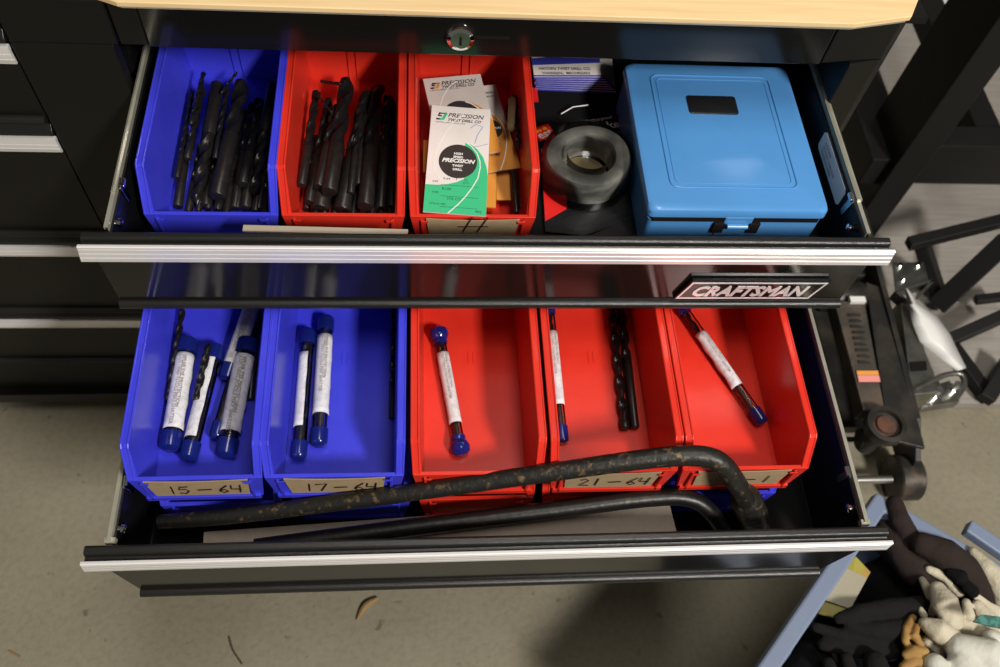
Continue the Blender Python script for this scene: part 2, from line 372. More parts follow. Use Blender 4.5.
# maker's badge on the upper front
b1 = holder('badge', d1)
yb = -D1-.0010
pb = Plane((.1455, yb-.0040, -.0620), (1,0,0), (0,0,1))
sh = .0085
def para(x0, y0, x1, y1, k): return [(x0+k*(y0), y0), (x1+k*(y0), y0), (x1+k*(y1), y1), (x0+k*(y1), y1)]
kk = .36
card(B(), pb, para(0,0,.1165,.0262,kk), -.0038, .0038).build('badge_plate', M['badge'], b1, bev=.0006)
b = B()
o_, i_ = para(.0012,.0012,.1150,.0246,kk), para(.0030,.0026,.1132,.0232,kk)
for k in range(4):
    card(b, pb, [o_[k], o_[(k+1)%4], i_[(k+1)%4], i_[k]], .0000, .0003)
b.build('badge_border', M['silver'], b1)
b = B(); text(b, 'CRAFTSMAN', pb, .0120, .0058, .0190, .0003, .0002, shear=.32, sx=.875, off=.00075, space=1.0); b.build('lettering', M['silver'], b1)

# white sticker on the right inner wall of the upper drawer
x_ = .2893
pl = Plane((x_, -.079, -.051), (0,1,0), (0,0,1)); 
pts = [(0,.004),(.004,0),(.118,.0),(.122,.004),(.122,.036),(.118,.040),(.004,.040),(0,.036)]
pts = [(0,.003),(.003,0),(.063,.0),(.066,.003),(.066,.0155),(.063,.0185),(.003,.0185),(0,.0155)]
M['sticker_white'] = mat('sticker_white', (.86,.87,.84), .45)
qa, qb = at(819,145,x=x_), at(838,205,x=x_); sy, sz = qb.y, min((qa.z+qb.z)/2, -.026)
stk = B().prism([(x_, sy+p[0]*1.05, sz+p[1]*1.05) for p in pts], (-.0003,0,0)).build('sticker', M['sticker_white'], d1)
stk['label'] = 'white rounded sticker with small grey print'
b = B(); plS = Plane((x_-.0004, sy+.066, sz), (0,-1,0), (0,0,1))
for k, (s_, y_) in enumerate((('CAUTION', .0125), ('DO NOT OVERLOAD', .0075), ('CLOSE DRAWERS', .0030))):
    text(b, s_, plS, .006, y_, .0038, 0.0001, .00005)
b.build('lettering', M['cardboard'], stk)

# ------------------------------------------------------------------ neighbouring chest on the left
TB = (-.68, .3, ZF)
tw = thing('tool_chest', 'black chest of closed drawers with bright strip handles left of the open drawers', 'tool chest', TB)
xr = -.3742
B().box((-1.05,.010,-.575), (xr,.62,.60)).build('carcass', M['black_side'], tw)
b = B()
levels = [(.140,.043),(.043,-.0575),(-.0575,-.2155),(-.2155,-.3585)]
def closed_drawer(zt, zb, parent):
    """front whose bright trim hangs at zt, reaching down to zb"""
    f = B(); f.box((-1.04,.0015,zb+.018), (xr-.001,.012,zt-.004)).build('drawer_front', M['black_side'], parent, bev=.0008)
    fr = parent
    prof = [(0,zt-.0180),(-.0012,zt-.013),(-.0008,zt-.0125),(-.0014,zt-.0118),(-.0016,zt-.0075),(-.0011,zt-.007),(-.0017,zt-.0065),(-.0018,zt),(.0025,zt),(.0025,zt-.0180)]
    d_ = holder('drawer', parent)
    B().sweep(prof, -1.04, xr-.0015).build('strip_handle', M['alu'], d_)
    prof = [(-.0010,zt+.003),(-.0005,zt+.007),(.004,zt+.013),(.009,zt+.013),(.009,zt+.002)]
    B().sweep(prof, -1.04, xr-.0015).build('finger_grip', M['handle'], d_, bev=.0006)
    n = 10; prof = [(.0005+.0045*math.cos(2*PI*k/n), zb+.0225+.0035*math.sin(2*PI*k/n)) for k in range(n)]
    B().sweep(prof, -1.04, xr-.0015).build('bottom_lip', M['handle'], d_, True)
for zt, zb in ((.043,-.0575),(-.0575,-.2155),(-.2155,-.3585),(-.3585,-.475)): closed_drawer(zt, zb, tw)
B().box((-1.04,.0015,.060), (xr-.001,.012,.60)).build('upper_front', M['black_side'], tw, bev=.0008)
B().box((-1.04,-.001,-.570), (xr-.001,.03,-.548)).build('bottom_rail', M['black'], tw, bev=.001)
for x in (-.98,-.45):
    for y in (.06,.55): B().lathe((x-.012,y,-.5875), (1,0,0), [(.0125,0),(.0125,.024)], 20).build('caster', M['inside'], tw, True)

# ------------------------------------------------------------------ bins
BL_, BH, LIPZ, LIPY = .187, .064, .037, .019
def storage_bin(col, loc, label, group, rz=0, W=.1035, text_=None, card_=None, L=BL_, LIPZ=.0388, LIPY=.016):
    t = thing('storage_bin', label, 'storage bin', loc, group)
    t.rotation_euler.z = rz; m = M[col]; hw = W/2; hi = hw-.0068
    t['_o'] = (0,0,0)
    # inner shell: floor and walls with draft
    path = [(L,BH),(LIPY,BH),(0,LIPZ)]
    b = B(); th = .0018
    def wall(x, s): # inner surface x at height
        return x
    def hx(z): return hi-.0042*(1-z/BH)
    fz = .0022
    # side walls
    for s in (-1, 1):
        out = [(.0015,0),(.0015,LIPZ-.001),(LIPY,BH-.001),(L-.001,BH-.001),(L-.001,0)]
        inn = [(.0032,0),(.0032,LIPZ-.001),(LIPY,BH-.001),(L-.003,BH-.001),(L-.003,0)]
        Po = [V((s*(hx(z)+th), y, z)) for y, z in out]; Pi = [V((s*hx(z), y, z)) for y, z in out]
        n = 5; b.add(Po+Pi, [tuple(range(5)), tuple(range(5,10))]+[(i,(i+1)%n,n+(i+1)%n,n+i) for i in range(n)])
    b.box((-hx(0)-th,.0015,0), (hx(0)+th,L-.001,fz))                       # floor
    # back wall with slight draft, and its two ribs
    b.add([(-hx(0),L-.004,0),(hx(0),L-.004,0),(hx(BH),L-.002,BH),(-hx(BH),L-.002,BH),(-hx(0),L-.001,0),(hx(0),L-.001,0),(hx(BH),L,BH),(-hx(BH),L,BH)],
          [(0,1,2,3),(4,5,6,7),(0,1,5,4),(1,2,6,5),(2,3,7,6),(3,0,4,7)])
    b.box((-.0040,L-.0052,fz), (-.0034,L-.003,BH)); b.box((.0034,L-.0052,fz), (.0040,L-.003,BH))
    # front wall, recessed label field
    ftop, fbot = hw-.0015, hw-.0062
    b.add([(-ftop,0,LIPZ),(ftop,0,LIPZ),(fbot,.0,0),(-fbot,.0,0),(-ftop,.0020,LIPZ),(ftop,.0020,LIPZ),(fbot,.0020,0),(-fbot,.0020,0)],
          [(0,1,2,3),(4,5,6,7),(0,1,5,4),(1,2,6,5),(2,3,7,6),(3,0,4,7)])
    # two small moulded marks on the floor
    for x in (-.0022,.0022): b.box((x-.0005,L*.62,fz), (x+.0005,L*.62+.012,fz+.0005))
    body = b.build('bin_body', m, t, local=True, bev=.0005, seg=1)
    # rim flange: one band round sides, back and the sloping cheeks
    b = B()
    for s in (-1, 1):
        prof = [(L,BH),(LIPY+.0015,BH),(LIPY-.0006,BH-.0022),(-.0006,LIPZ-.001)]
        for i in range(3):
            (y0, z0), (y1, z1) = prof[i], prof[i+1]
            k0 = 1 if i < 2 else 1; xo = hw if i < 2 else hw-.0008
            xo1 = hw if i < 2 else hw-.0016
            dz = .0026
            P = [V((s*(hi-.0002), y0, z0)), V((s*hw, y0, z0-.0003)), V((s*xo1, y1, z1-.0003)), V((s*(hi-.0002 - (.0 if i < 2 else .001)), y1, z1))]
            nrm = V((0,-(z0-z1),-(y0-y1))) if i >= 1 else V((0,0,-1)); nrm = V((0, (z0-z1), -(y0-y1))).normalized()
            nrm = V((0, 0, -1)) if i == 0 else V((0, .45, -.9)).normalized()
            b.prism(P, nrm*dz)
        # raised bead along the inside edge of the band
        b.tube([(s*(hi+.0008),L-.002,BH),(s*(hi+.0008),LIPY+.002,BH),(s*(hi+.0006),LIPY-.0003,BH-.0018),(s*(hi-.0002),.0004,LIPZ)], .0009, 6)
        b.tube([(s*(hw-.0008),L-.002,BH-.0006),(s*(hw-.0008),LIPY+.002,BH-.0006),(s*(hw-.0010),LIPY-.0003,BH-.0024),(s*(hw-.0022),.0000,LIPZ-.001)], .0010, 6)
        # cheek flange running down the front corner
        P = [V((s*(hw-.0014),-.0008,LIPZ)), V((s*(hi-.004),-.0008,LIPZ)), V((s*(hi-.0065),-.0008,.001)), V((s*(fbot),-.0008,.001))]
        b.prism(P, (0,.0014,0))
        # label holder tab
        x0 = s*(hi-.0055); P = [V((x0,-.0030,LIPZ-.004)), V((x0+s*.0022,-.0030,LIPZ-.004)), V((x0+s*.0022-s*.001,-.0030,.002)), V((x0-s*.001,-.0030,.002))]
        b.prism(P, (0,.0028,0))
        P = [V((x0-s*.0045,-.0032,LIPZ-.003)), V((x0+s*.0022,-.0032,LIPZ-.003)), V((x0+s*.0022,-.0032,LIPZ-.0065)), V((x0-s*.0035,-.0032,LIPZ-.0065))]
        b.prism(P, (0,.0008,0))
    b.box((-hw+.002,-.0010,LIPZ-.0016), (hw-.002,.0022,LIPZ+.0004))
    b.box((-fbot+.001,-.0030,0), (fbot-.001,.0002,.0062))
    b.box((-hw+.001,L-.003,BH-.003), (hw-.001,L+.001,BH))
    b.build('rim', m, t, local=True, bev=.0004, seg=1)
    if text_ is not None or card_:
        b = B(); hwid = .0385
        top = []
        n = 16
        for k in range(n+1):
            x = -hwid+2*hwid*k/n; top.append((x, -.0016-(.0022 if card_ else .001)*math.sin(PI*k/n), LIPZ-.0018-.0022*math.sin(PI*k/n)))
        P = [(-hwid+.003,-.0016,.0070)]+[(x,-.0016,z) for x, y, z in top]+[(hwid-.003,-.0016,.0070)]
        b.prism(P, (0,.0008,0)); lc = b.build('label_card', M['kraft'], t, local=True)
        lc['label'] = 'brown card with handwritten number'
        if text_:
            b = B(); pl = Plane((-.036,-.0016,.003), (1,0,0), (0,0,1)); hand(b, text_[0], pl, text_[1], .010, text_[2], w=.0010); b.build('handwriting', M['ink'], lc, local=True)
    return t
yU = -.0995; zU = ZD1+.0014
gU = 'parts bins in the upper drawer'; gL = 'parts bins on top in the lower drawer'; gB = 'parts bins underneath in the lower drawer'
storage_bin('blue', (-.2285, yU, zU), 'blue open-front parts bin full of black drill bits in upper drawer', gU, W=.1075, LIPZ=.031, LIPY=.021)
storage_bin('red', (-.1245, yU, zU), 'red parts bin full of black drill bits beside the upper blue bin', gU, W=.1010, LIPZ=.031, LIPY=.021)
storage_bin('red', (-.0195, yU, zU), 'red parts bin holding paper drill envelopes in upper drawer', gU, W=.1060, text_=('H', .028, .020), card_=True, LIPZ=.031, LIPY=.021)
zL = -.1440; yL = -.2945
lower = [('blue', -.2325, .1020, ('15 - 64', .010, .015), 'blue parts bin labelled 15-64 at left end of lower drawer', .006),
         ('blue', -.1288, .1085, ('17 - 64', .010, .015), 'blue parts bin labelled 17-64, second from left in lower drawer', -.004),
         ('red', -.0185, .1045, None, 'red parts bin without a number holding one capped tube, in middle of lower drawer', 0),
         ('red', .0890, .1050, ('21 - 64', .010, .015), 'red parts bin labelled -64 holding a tube and two bare black bits', 0),
         ('red', .1960, .1070, ('2 - 1', .026, .014), 'red parts bin at right end of lower drawer with one slanting capped tube', 0)]
for col, x, W, tx, lab, rz in lower:
    storage_bin(col, (x, yL, zL), lab, gL, rz, W=W, text_=tx, card_=tx is not None)
# the layer below: nested bins
zB = ZD2+.0014
for i, (col, x, lab) in enumerate((('blue', -.2260, 'blue parts bin underneath the bin labelled 15-64'), ('blue', -.1200, 'blue parts bin underneath the bin labelled 17-64'),
                 ('red', -.0160, 'red parts bin underneath the middle red bin of lower drawer'), ('red', .0880, 'red parts bin underneath the labelled red bin of lower drawer'),
                 ('blue', .1960, 'blue parts bin underneath the rightmost red bin of lower drawer'))):
    storage_bin(col, (x, yL+.003, zB), lab, gB, 0, W=.1000)

# ------------------------------------------------------------------ drill bits
def drill(p0, p1, d, frac, label, group, cat='drill bit', tipped=True, name='drill_bit'):
    """p0 shank end, p1 tip"""
    p0, p1 = V(p0), V(p1); L = (p1-p0).length
    t = thing(name, label, cat, p0, group); t['_o'] = (0,0,0)
    t.rotation_mode = 'QUATERNION'; t.rotation_quaternion = V((0,0,1)).rotation_difference(p1-p0)
    R = d/2; Ls = L*(1-frac); n = 24
    B().lathe((0,0,0), (0,0,1), [(0,0),(R*.86,0),(R*.98,R*.2),(R*.98,Ls-R*.1),(R*.90,Ls+R*.1)], 20).build('shank', M['shank'], t, True, local=True)
    vs, fs = [], []; Lf = L*frac; step = d/4.5; N = max(8, int(Lf/step)); pitch = d*5.0; ph = random.random()*6
    for i in range(N+1):
        z = Ls+Lf*i/N; rem = L-z; k = 1 if rem > R*.8 else max(.02, rem/(R*.8))
        a = 2*PI*(z-Ls)/pitch+ph; run = min(1, (z-Ls)/(d*1.0))
        for j in range(n):
            th_ = 2*PI*j/n; v = .5+.5*math.cos(2*(th_)); g = min(1, max(0, (v-.30)/.5)); g = g*g*(3-2*g)
            r = R*(1-.40*g*run)*k; vs.append((r*math.cos(th_+a), r*math.sin(th_+a), z))
    for i in range(N):
        for j in range(n): fs.append((i*n+j, i*n+(j+1)%n, (i+1)*n+(j+1)%n, (i+1)*n+j))
    fs += [tuple(range(n))[::-1], tuple(range(N*n, (N+1)*n))]
    B().add(vs, fs).build('fluted_body', M['bit'], t, True, local=True)
    return t

def c1(x, y): return (x/3.176+80, y/3.176+30)
def c2(x, y): return (x/3.176+270, y/3.176+30)
FZ = zU+.0022
def pile(conv, lst, group):
    for (x0, y0, x1, y1, w, fr, h0, h1, lab) in lst:
        d = w/3.176*.69/872*1.33
        q0 = conv(x0, y0); q1 = conv(x1, y1)
        drill(at(*q0, z=FZ+h0+d/2), at(*q1, z=FZ+h1+d/2), d, fr, lab, group)
# x,y of shank end ; x,y of tip (crop pixels), width, flute share, heights
pile(c1, [
 (310,562,345,330,24,.45,.000,.004,'slim black bit with smooth shank lying at far left of the upper blue bin'),
 (308,470,358,195,15,.75,.013,.013,'thin black twist bit along the left side of the upper blue bin'),
 (352,300,394,132,13,.85,.018,.026,'thin shiny bit sticking up highest at left of the upper blue bin'),
 (340,410,392,178,20,.8,.012,.018,'slim twist bit next to the shiny one in the upper blue bin'),
 (436,172,372,556,36,.56,.015,.000,'fat bit lying shank up and flutes toward the front in the upper blue bin'),
 (430,410,470,178,17,.75,.012,.018,'thin twist bit between the two fat ones in the upper blue bin'),
 (436,530,518,155,40,.5,.010,.016,'fattest bit with thick smooth shank in middle of the upper blue bin'),
 (462,566,520,250,20,.5,.000,.002,'slim smooth shank right of the fattest one in the upper blue bin'),
 (490,566,545,230,22,.5,.001,.004,'slim black bit third from right in the upper blue bin'),
 (525,566,572,215,30,.6,.000,.004,'mid-sized fluted bit at right of the upper blue bin'),
 (612,172,552,526,30,.55,.012,.006,'bit lying shank up along the right wall of the upper blue bin'),
 (516,490,560,300,26,.5,.012,.010,'short fluted bit crossing near right of the upper blue bin'),
 (448,200,500,132,8,.8,.026,.028,'hair-thin bit lying aslant at the back of the upper blue bin'),
 (400,560,410,400,26,.4,.0,.0,'short dark shank deep in the upper blue bin between fat ones'),
 (566,572,600,330,24,.5,.0,.0,'dark bit deepest at the right front corner of the upper blue bin'),
], 'black drill bits in the upper blue bin')
pile(c2, [
 (100,494,150,190,24,.62,.016,.020,'black bit leftmost in the pile of the red drill bin'),
 (116,570,145,330,22,.5,.000,.002,'thin dark bit at bottom left of the red drill bin'),
 (124,548,190,215,26,.6,.009,.012,'slim bit second from left in the red drill bin'),
 (154,500,215,235,30,.55,.017,.018,'bit with grey smooth shank third from left in the red drill bin'),
 (187,515,248,150,42,.62,.015,.020,'large bright-fluted bit left of centre in the red drill bin'),
 (158,572,185,400,50,.3,.000,.001,'stout shank lowest at left front of the red drill bin'),
 (228,575,312,192,46,.6,.001,.008,'large fluted bit reaching the front in middle of the red drill bin'),
 (256,520,288,230,20,.6,.013,.017,'thin twist bit between two large ones in the red drill bin'),
 (280,492,300,225,18,.6,.014,.014,'thin bit with bright flute right of centre in the red drill bin'),
 (302,562,345,172,42,.55,.010,.012,'large bit with fat smooth shank right of centre in the red drill bin'),
 (350,570,378,205,32,.5,.001,.004,'black bit second from the right wall of the red drill bin'),
 (386,566,402,225,28,.5,.001,.004,'black bit against the right wall of the red drill bin'),
 (162,163,228,172,9,.8,.030,.034,'tiny bit lying crosswise at back of the red drill bin'),
 (196,262,150,205,6,.8,.030,.034,'hair-thin bit lying aslant on top of the red drill bin pile'),
], 'black drill bits in the red drill bin')

for bx_, g_, lb_ in ((-.2285, 'black drill bits in the upper blue bin', 'dark bit buried low in the pile of the upper blue bin'), (-.1245, 'black drill bits in the red drill bin', 'dark bit buried low in the pile of the red drill bin')):
    for k in range(9):
        d = random.uniform(.0050, .0078); x = bx_-.026+.0078*k; y0 = yU+.008+random.uniform(0,.02); h = random.uniform(0, .002)
        drill((x, y0, FZ+h+d/2), (x+random.uniform(-.001,.004), y0+random.uniform(.075,.10), FZ+h+d/2), d, .6, lb_, g_)
# ------------------------------------------------------------------ envelopes in the third upper bin
FZ3 = zU+.0022
def envelope(tl, tr, bl, z, top_, label, style, length=None, thick=.0012, dz=.003):
    TL, TR, BL = at(*tl, z=z+dz), at(*tr, z=z+dz), at(*bl, z=z)
    o = BL; r = TR-TL; u = TL-BL; W_ = r.length; Hh = length or u.length
    pl = Plane(o, r, u, True)
    t = thing('drill_envelope', label, 'envelope', o, 'paper drill envelopes in the red bin')
    b = B(); card(b, pl, rect(0,0,W_,Hh), -thick, thick); b.build('envelope', M['offwhite'] if style == 'orange' else (M['white'] if style == 'green' else M['orange']), t)
    if style == 'plain': return t, pl, W_, Hh
    acc = M['green'] if style == 'green' else M['orange']
    cx, cy, R_ = W_*.50, Hh*.475, W_*.30
    h = .00008
    poly = [(0,0),(W_,0),(W_,Hh*.36),(W_*.975,Hh*.44),(W_*.91,Hh*.53),(W_*.81,Hh*.60),(W_*.70,Hh*.643),(W_*.60,Hh*.652),(W_*.60,Hh*.60),(W_*.66,Hh*.48),(W_*.60,Hh*.36),
            (W_*.62,Hh*.318),(W_*.50,Hh*.283),(W_*.35,Hh*.258),(W_*.2,Hh*.246),(0,Hh*.245)]
    b = B(); card(b, pl, poly, 0, h); b.build('colour_field', acc, t)
    b = B(); card(b, pl, disc(cx, cy, R_*1.05, R_*1.16, 40), h, h); b.build('dark_disc', M['darkdisc'], t)
    b = B()
    ribbon(b, pl, [(W_*.62,Hh*.655),(W_*.71,Hh*.625),(W_*.81,Hh*.56),(W_*.86,Hh*.49),(W_*.87,Hh*.43),(W_*.84,Hh*.33),(W_*.765,Hh*.25),(W_*.66,Hh*.16),(W_*.54,Hh*.08),(W_*.39,Hh*.0)], .0009, 2*h, h)
    ribbon(b, pl, [(W_*.55,Hh*.93),(W_*.40,Hh*.86),(W_*.26,Hh*.74),(W_*.16,Hh*.60),(W_*.10,Hh*.48),(W_*.14,Hh*.37),(W_*.26,Hh*.28)], .0009, h, h)
    b.build('pale_arc', M['plastic_white'], t)
    b = B()
    text(b, 'PRECISION', pl, W_*.28, Hh*.895, W_*.125, h, h/2, shear=.3, sx=.98, off=.00006)
    text(b, 'TWIST DRILL CO', pl, W_*.28, Hh*.855, W_*.080, h, h/2, shear=.3, sx=.92, off=.0001)
    text(b, 'CRYSTAL LAKE, ILLINOIS, U.S.A.', pl, W_*.08, Hh*.832, W_*.036, h, h/2)
    ribbon(b, pl, [(W_*.09,Hh*.868),(W_*.20,Hh*.868),(W_*.25,Hh*.925),(W_*.14,Hh*.925),(W_*.125,Hh*.90),(W_*.18,Hh*.90)], W_*.035, h, h)
    if style == 'green':
        for s_, yy, q in (('SIZE', .27, .11), ('TYPE', .17, .11), ('STOCK NO.', .07, .09)): text(b, s_, pl, W_*q, Hh*yy, W_*.05, h, h/2)
        text(b, 'QTY', pl, W_*.60, Hh*.27, W_*.05, h, h/2)
        for yy in (.25,.15,.055): ribbon(b, pl, [(W_*.25,Hh*yy),(W_*.86,Hh*yy)], .00025, h, h)
        text(b, '9-64     1      12', pl, W_*.28, Hh*.325-.003, W_*.062, h, h/2); text(b, 'R100', pl, W_*.27, Hh*.205, W_*.07, h, h/2); text(b, 'STK CO', pl, W_*.36, Hh*.12, W_*.065, h, h/2)
        text(b, '902', pl, W_*.82, Hh*.02, W_*.07, h, h/2)
    b.build('lettering', M['ink'], t)
    b = B(); ribbon(b, pl, [(W_*.15,Hh*.868),(W_*.205,Hh*.868),(W_*.255,Hh*.928),(W_*.235,Hh*.93)], W_*.045, 2*h, h); b.build('logo_stroke', acc, t)
    b = B()
    text(b, 'PRECISION', pl, cx, cy-W_*.028, W_*.108, 3*h, h/2, shear=.3, off=.00022, align='CENTER')
    text(b, 'HIGH', pl, cx, cy+W_*.135, W_*.060, 3*h, h/2, off=.00012, align='CENTER'); text(b, 'SPEED', pl, cx, cy+W_*.065, W_*.060, 3*h, h/2, off=.00012, align='CENTER')
    text(b, 'TWIST', pl, cx, cy-W_*.115, W_*.060, 3*h, h/2, off=.00012, align='CENTER'); text(b, 'DRILL', pl, cx, cy-W_*.19, W_*.060, 3*h, h/2, off=.00012, align='CENTER')
    b.build('disc_lettering', M['plastic_white'], t)
    return t, pl, W_, Hh
# lying at the bottom: two plain orange ones
envelope((487,162), (496.5,162), (486,207), FZ3+.014, None, 'narrow orange paper envelope showing right of the green one', 'plain')
envelope((496,163), (510,162), (496.5,199.5), FZ3+.010, None, 'dark orange envelope lying lowest, right of the narrow orange one', 'plain')
envelope((423.5,140), (430,140), (423,172), FZ3+.012, None, 'orange envelope sliver left of the green one', 'plain')
# behind right: white top orange bottom, in perspective leaning right
envelope((463,88), (493.5,80.5), (487,172), FZ3+.020, None, 'tilted white and orange drill envelope with torn lower edge behind the green one', 'orange')
envelope((423,79), (477,65.7), (441,158), FZ3+.026, None, 'greyish drill envelope with orange logo, at the back left of the red bin', 'orange')
et, epl, eW, eH = envelope((432,105), (490.3,103), (423,211.5), FZ3+.031, None, 'white and green drill envelope with a dark round print, frontmost in the red bin', 'green', dz=.006)
b = B(); ribbon(b, epl, [(eW*.68,eH*.80),(eW*.76,eH*.84),(eW*.88,eH*.82),(eW*.80,eH*.74),(eW*.76,eH*.655)], .0005, .0002, .0001)
ribbon(b, epl, [(eW*.70,eH*.615),(eW*.85,eH*.635),(eW*.98,eH*.66)], .0004, .0002, .0001); b.build('pen_mark', M['bluepen'], et)

g3 = 'loose bits beside the envelopes'
for (q0, q1, w, fr, h, lab) in (((516.3,213),(508,104),6.0,.45,.016,'long slim black bit lying right of the paper envelopes'),
                                ((520.5,208),(517,122),5.5,.55,.008,'slim black bit nearest the right wall of the envelope bin'),
                                ((514,96),(519,150),6.5,.7,.030,'dark fluted bit pointing forward behind the brass coloured pin')):
    d = w*.68/872; drill(at(*q0, z=FZ3+h), at(*q1, z=FZ3+h+.002), d, fr, lab, g3)
p0, p1 = at(512.5,97,z=FZ3+.040), at(510.5,131,z=FZ3+.036); L_ = (p0-p1).length
single(B().lathe(p1, p0-p1, [(.0012,0),(.0032,.002),(.0034,L_-.003),(.002,L_-.0006),(0,L_)], 16), 'wooden_pin', M['core'], 'tan round-ended pin lying at right of the paper envelopes', 'pin', smooth=True)

# ------------------------------------------------------------------ blue and white envelopes, top middle of drawer
zE = ZD1+.020
for k in range(7):
    dy = -.0016*k; z_ = ZD1+.0042+.0032*k
    TLx = at(537,50,z=z_); 
    xr_ = at(615-k*1.8, 84, z=z_).x; yb_ = at(600, 89.5-k*1.9, z=z_).y
    xl_ = at(533+(k%3), 80, z=z_).x+.0015; yt_ = yb_+.062
    lab = ['lowest blue-edged white packet of the stack behind the grey tape', 'second lowest blue-edged packet in the stack behind the tape', 'third packet from the bottom of the blue-edged stack', 'middle packet of the blue-edged stack', 'third packet from the top of the blue-edged stack', 'second packet from the top of the blue-edged stack', 'top blue and white packet with printed words, behind the grey tape'][k]
    t = thing('drill_packet', lab, 'packet', (xl_, yb_, z_), 'blue and white packets')
    pl = Plane((xl_,yb_,z_), (xr_-xl_,.002*(k-3)/3,0), (0,1,.0))
    wd = xr_-xl_
    card(B(), pl, rect(0,0,wd,.062), -.0028, .0028).build('packet', M['white'], t)
    b = B(); card(b, pl, rect(0,0,wd,.0018 if k == 6 else .0045), 0, .0002); card(b, pl, rect(0,-.00015,wd,.0001), -.0028, .0020)
    if k == 6:
        card(b, pl, [(0,.0150),(wd,.0185),(wd,.0290),(wd*.5,.0285),(0,.0235)], 0, .0002)
    b.build('blue_band', M['blueprint'], t)
    if k == 6:
        b = B(); text(b, 'HAYDEN TWIST DRILL CO.', pl, wd*.08, .0088, .0050, .0001, .00005, sx=.82, off=.0001); text(b, 'WARREN,  MICHIGAN', pl, wd*.12, .0030, .0044, .0001, .00005, sx=1.05, off=.0001); b.build('lettering', M['ink'], t)

# red flat card under the packets
single(B().box((.040,.062,ZD1+.0016), (.0495,.080,ZD1+.0030)), 'red_card', M['redcard'], 'red card corner poking out below the packet stack', 'card')

# ------------------------------------------------------------------ blister pack with the tape roll
zK = ZD1+.004
A_, B_, C_ = at(541,140,z=zK), at(610,113,z=zK), at(560,232,z=zK)
bt = thing('blister_pack', 'clear blister pack on a black and red card holding a roll of grey rubber tape', 'blister pack', (A_.x,A_.y,ZD1))
pl = Plane(at(552,226,z=zK), at(652,206,z=zK)-at(552,226,z=zK), at(541,140,z=zK)-at(552,226,z=zK))
o_ = at(541,138,z=zK); 
def pj(px, py, z=zK): q = at(px, py, z=z)-pl.o; return (q.dot(pl.r), q.dot(pl.u))
b = B(); card(b, pl, [pj(540,150),pj(612,112),pj(620,118),pj(655,205),pj(651,212),pj(585,236),pj(545,232)], 0, .0008); bc = b.build('backing_card', M['blackcard'], bt)
b = B(); card(b, pl, [pj(541,150),pj(562,139),pj(572,165),pj(566,210),pj(545,222)], .0009, .0003); b.build('red_band', M['redcard'], bc)
b = B(); text(b, 'Gasket', pl, pj(589,133)[0], pj(589,133)[1], .0125, .0011, .0001, off=.0002); b.build('lettering', M['white'], bc)
b = B(); text(b, 'Weatherproof', pl, pj(583,124)[0], pj(583,124)[1], .0050, .0011, .0001); b.build('small_lettering', M['white'], bc)
# tape: ring with slightly sagging wound surface
cc = at(587,161,z=ZD1+.026); KS = .84; ring = B()
prof = [(.0265,-.017),(.0265,.006),(.0280,.0085),(.034,.009),(.0415,.0075),(.0435,.004),(.0435,-.015),(.041,-.017)]
n = 48; vs = []; fs = []
for k in range(n):
    a = 2*PI*k/n; wob = 1+.03*math.sin(2*a+.6)
    for r_, h_ in prof: vs.append(cc+V((KS*r_*wob*math.cos(a)*1.03, KS*r_*wob*math.sin(a)*1.0, h_+.0015*math.sin(a*2))))
q = len(prof)
for k in range(n):
    for j in range(q): fs.append((k*q+j, k*q+(j+1)%q, ((k+1)%n)*q+(j+1)%q, ((k+1)%n)*q+j))
tp = ring.add(vs, fs).build('tape_roll', M['rubber'], bt, True)
B().lathe(cc+V((0,0,-.0195)), (0,0,1), [(.0,0),(.0215,0),(.0215,.0012),(0,.0012)], 32).build('tape_core', M['core'], bt)
# clear shell dome
vs = []; fs = []; prof = [(.0475,-.0200),(.0470,.008),(.0445,.0118),(.030,.0125),(.0225,.0112),(.0200,-.006),(.010,-.010),(.0005,-.010)]
for k in range(n):
    a = 2*PI*k/n
    for r_, h_ in prof: vs.append(cc+V((KS*r_*math.cos(a)*1.02, KS*r_*math.sin(a), h_)))
q = len(prof)
for k in range(n):
    for j in range(q-1): fs.append((k*q+j, k*q+j+1, ((k+1)%n)*q+j+1, ((k+1)%n)*q+j))
B().add(vs, fs).build('clear_shell', M['shell'], bt, True)
ps = Plane(at(552,226,z=ZD1+.012), at(652,206,z=ZD1+.012)-at(552,226,z=ZD1+.012), at(541,140,z=ZD1+.012)-at(552,226,z=ZD1+.012))
b = B()
def shell_pt(px, py, z): return at(px, py, z=z)
E_ = [(543,148),(612,112),(624,118),(640,165),(640,182),(558,218)]
for k in range(len(E_)-1): b.tube([at(*E_[k], z=ZD1+.008), at(*E_[k+1], z=ZD1+.008)], .0007, 6)
b.build('shell_edge', M['clear'], bt)
b = B(); 
for (a, c) in (((570,230),(652,203)), ((580,235),(655,208))): b.tube([at(*a, z=ZD1+.012), at(*c, z=ZD1+.012)], .0005, 6)
b.build('plastic_edge', M['clear'], bt)
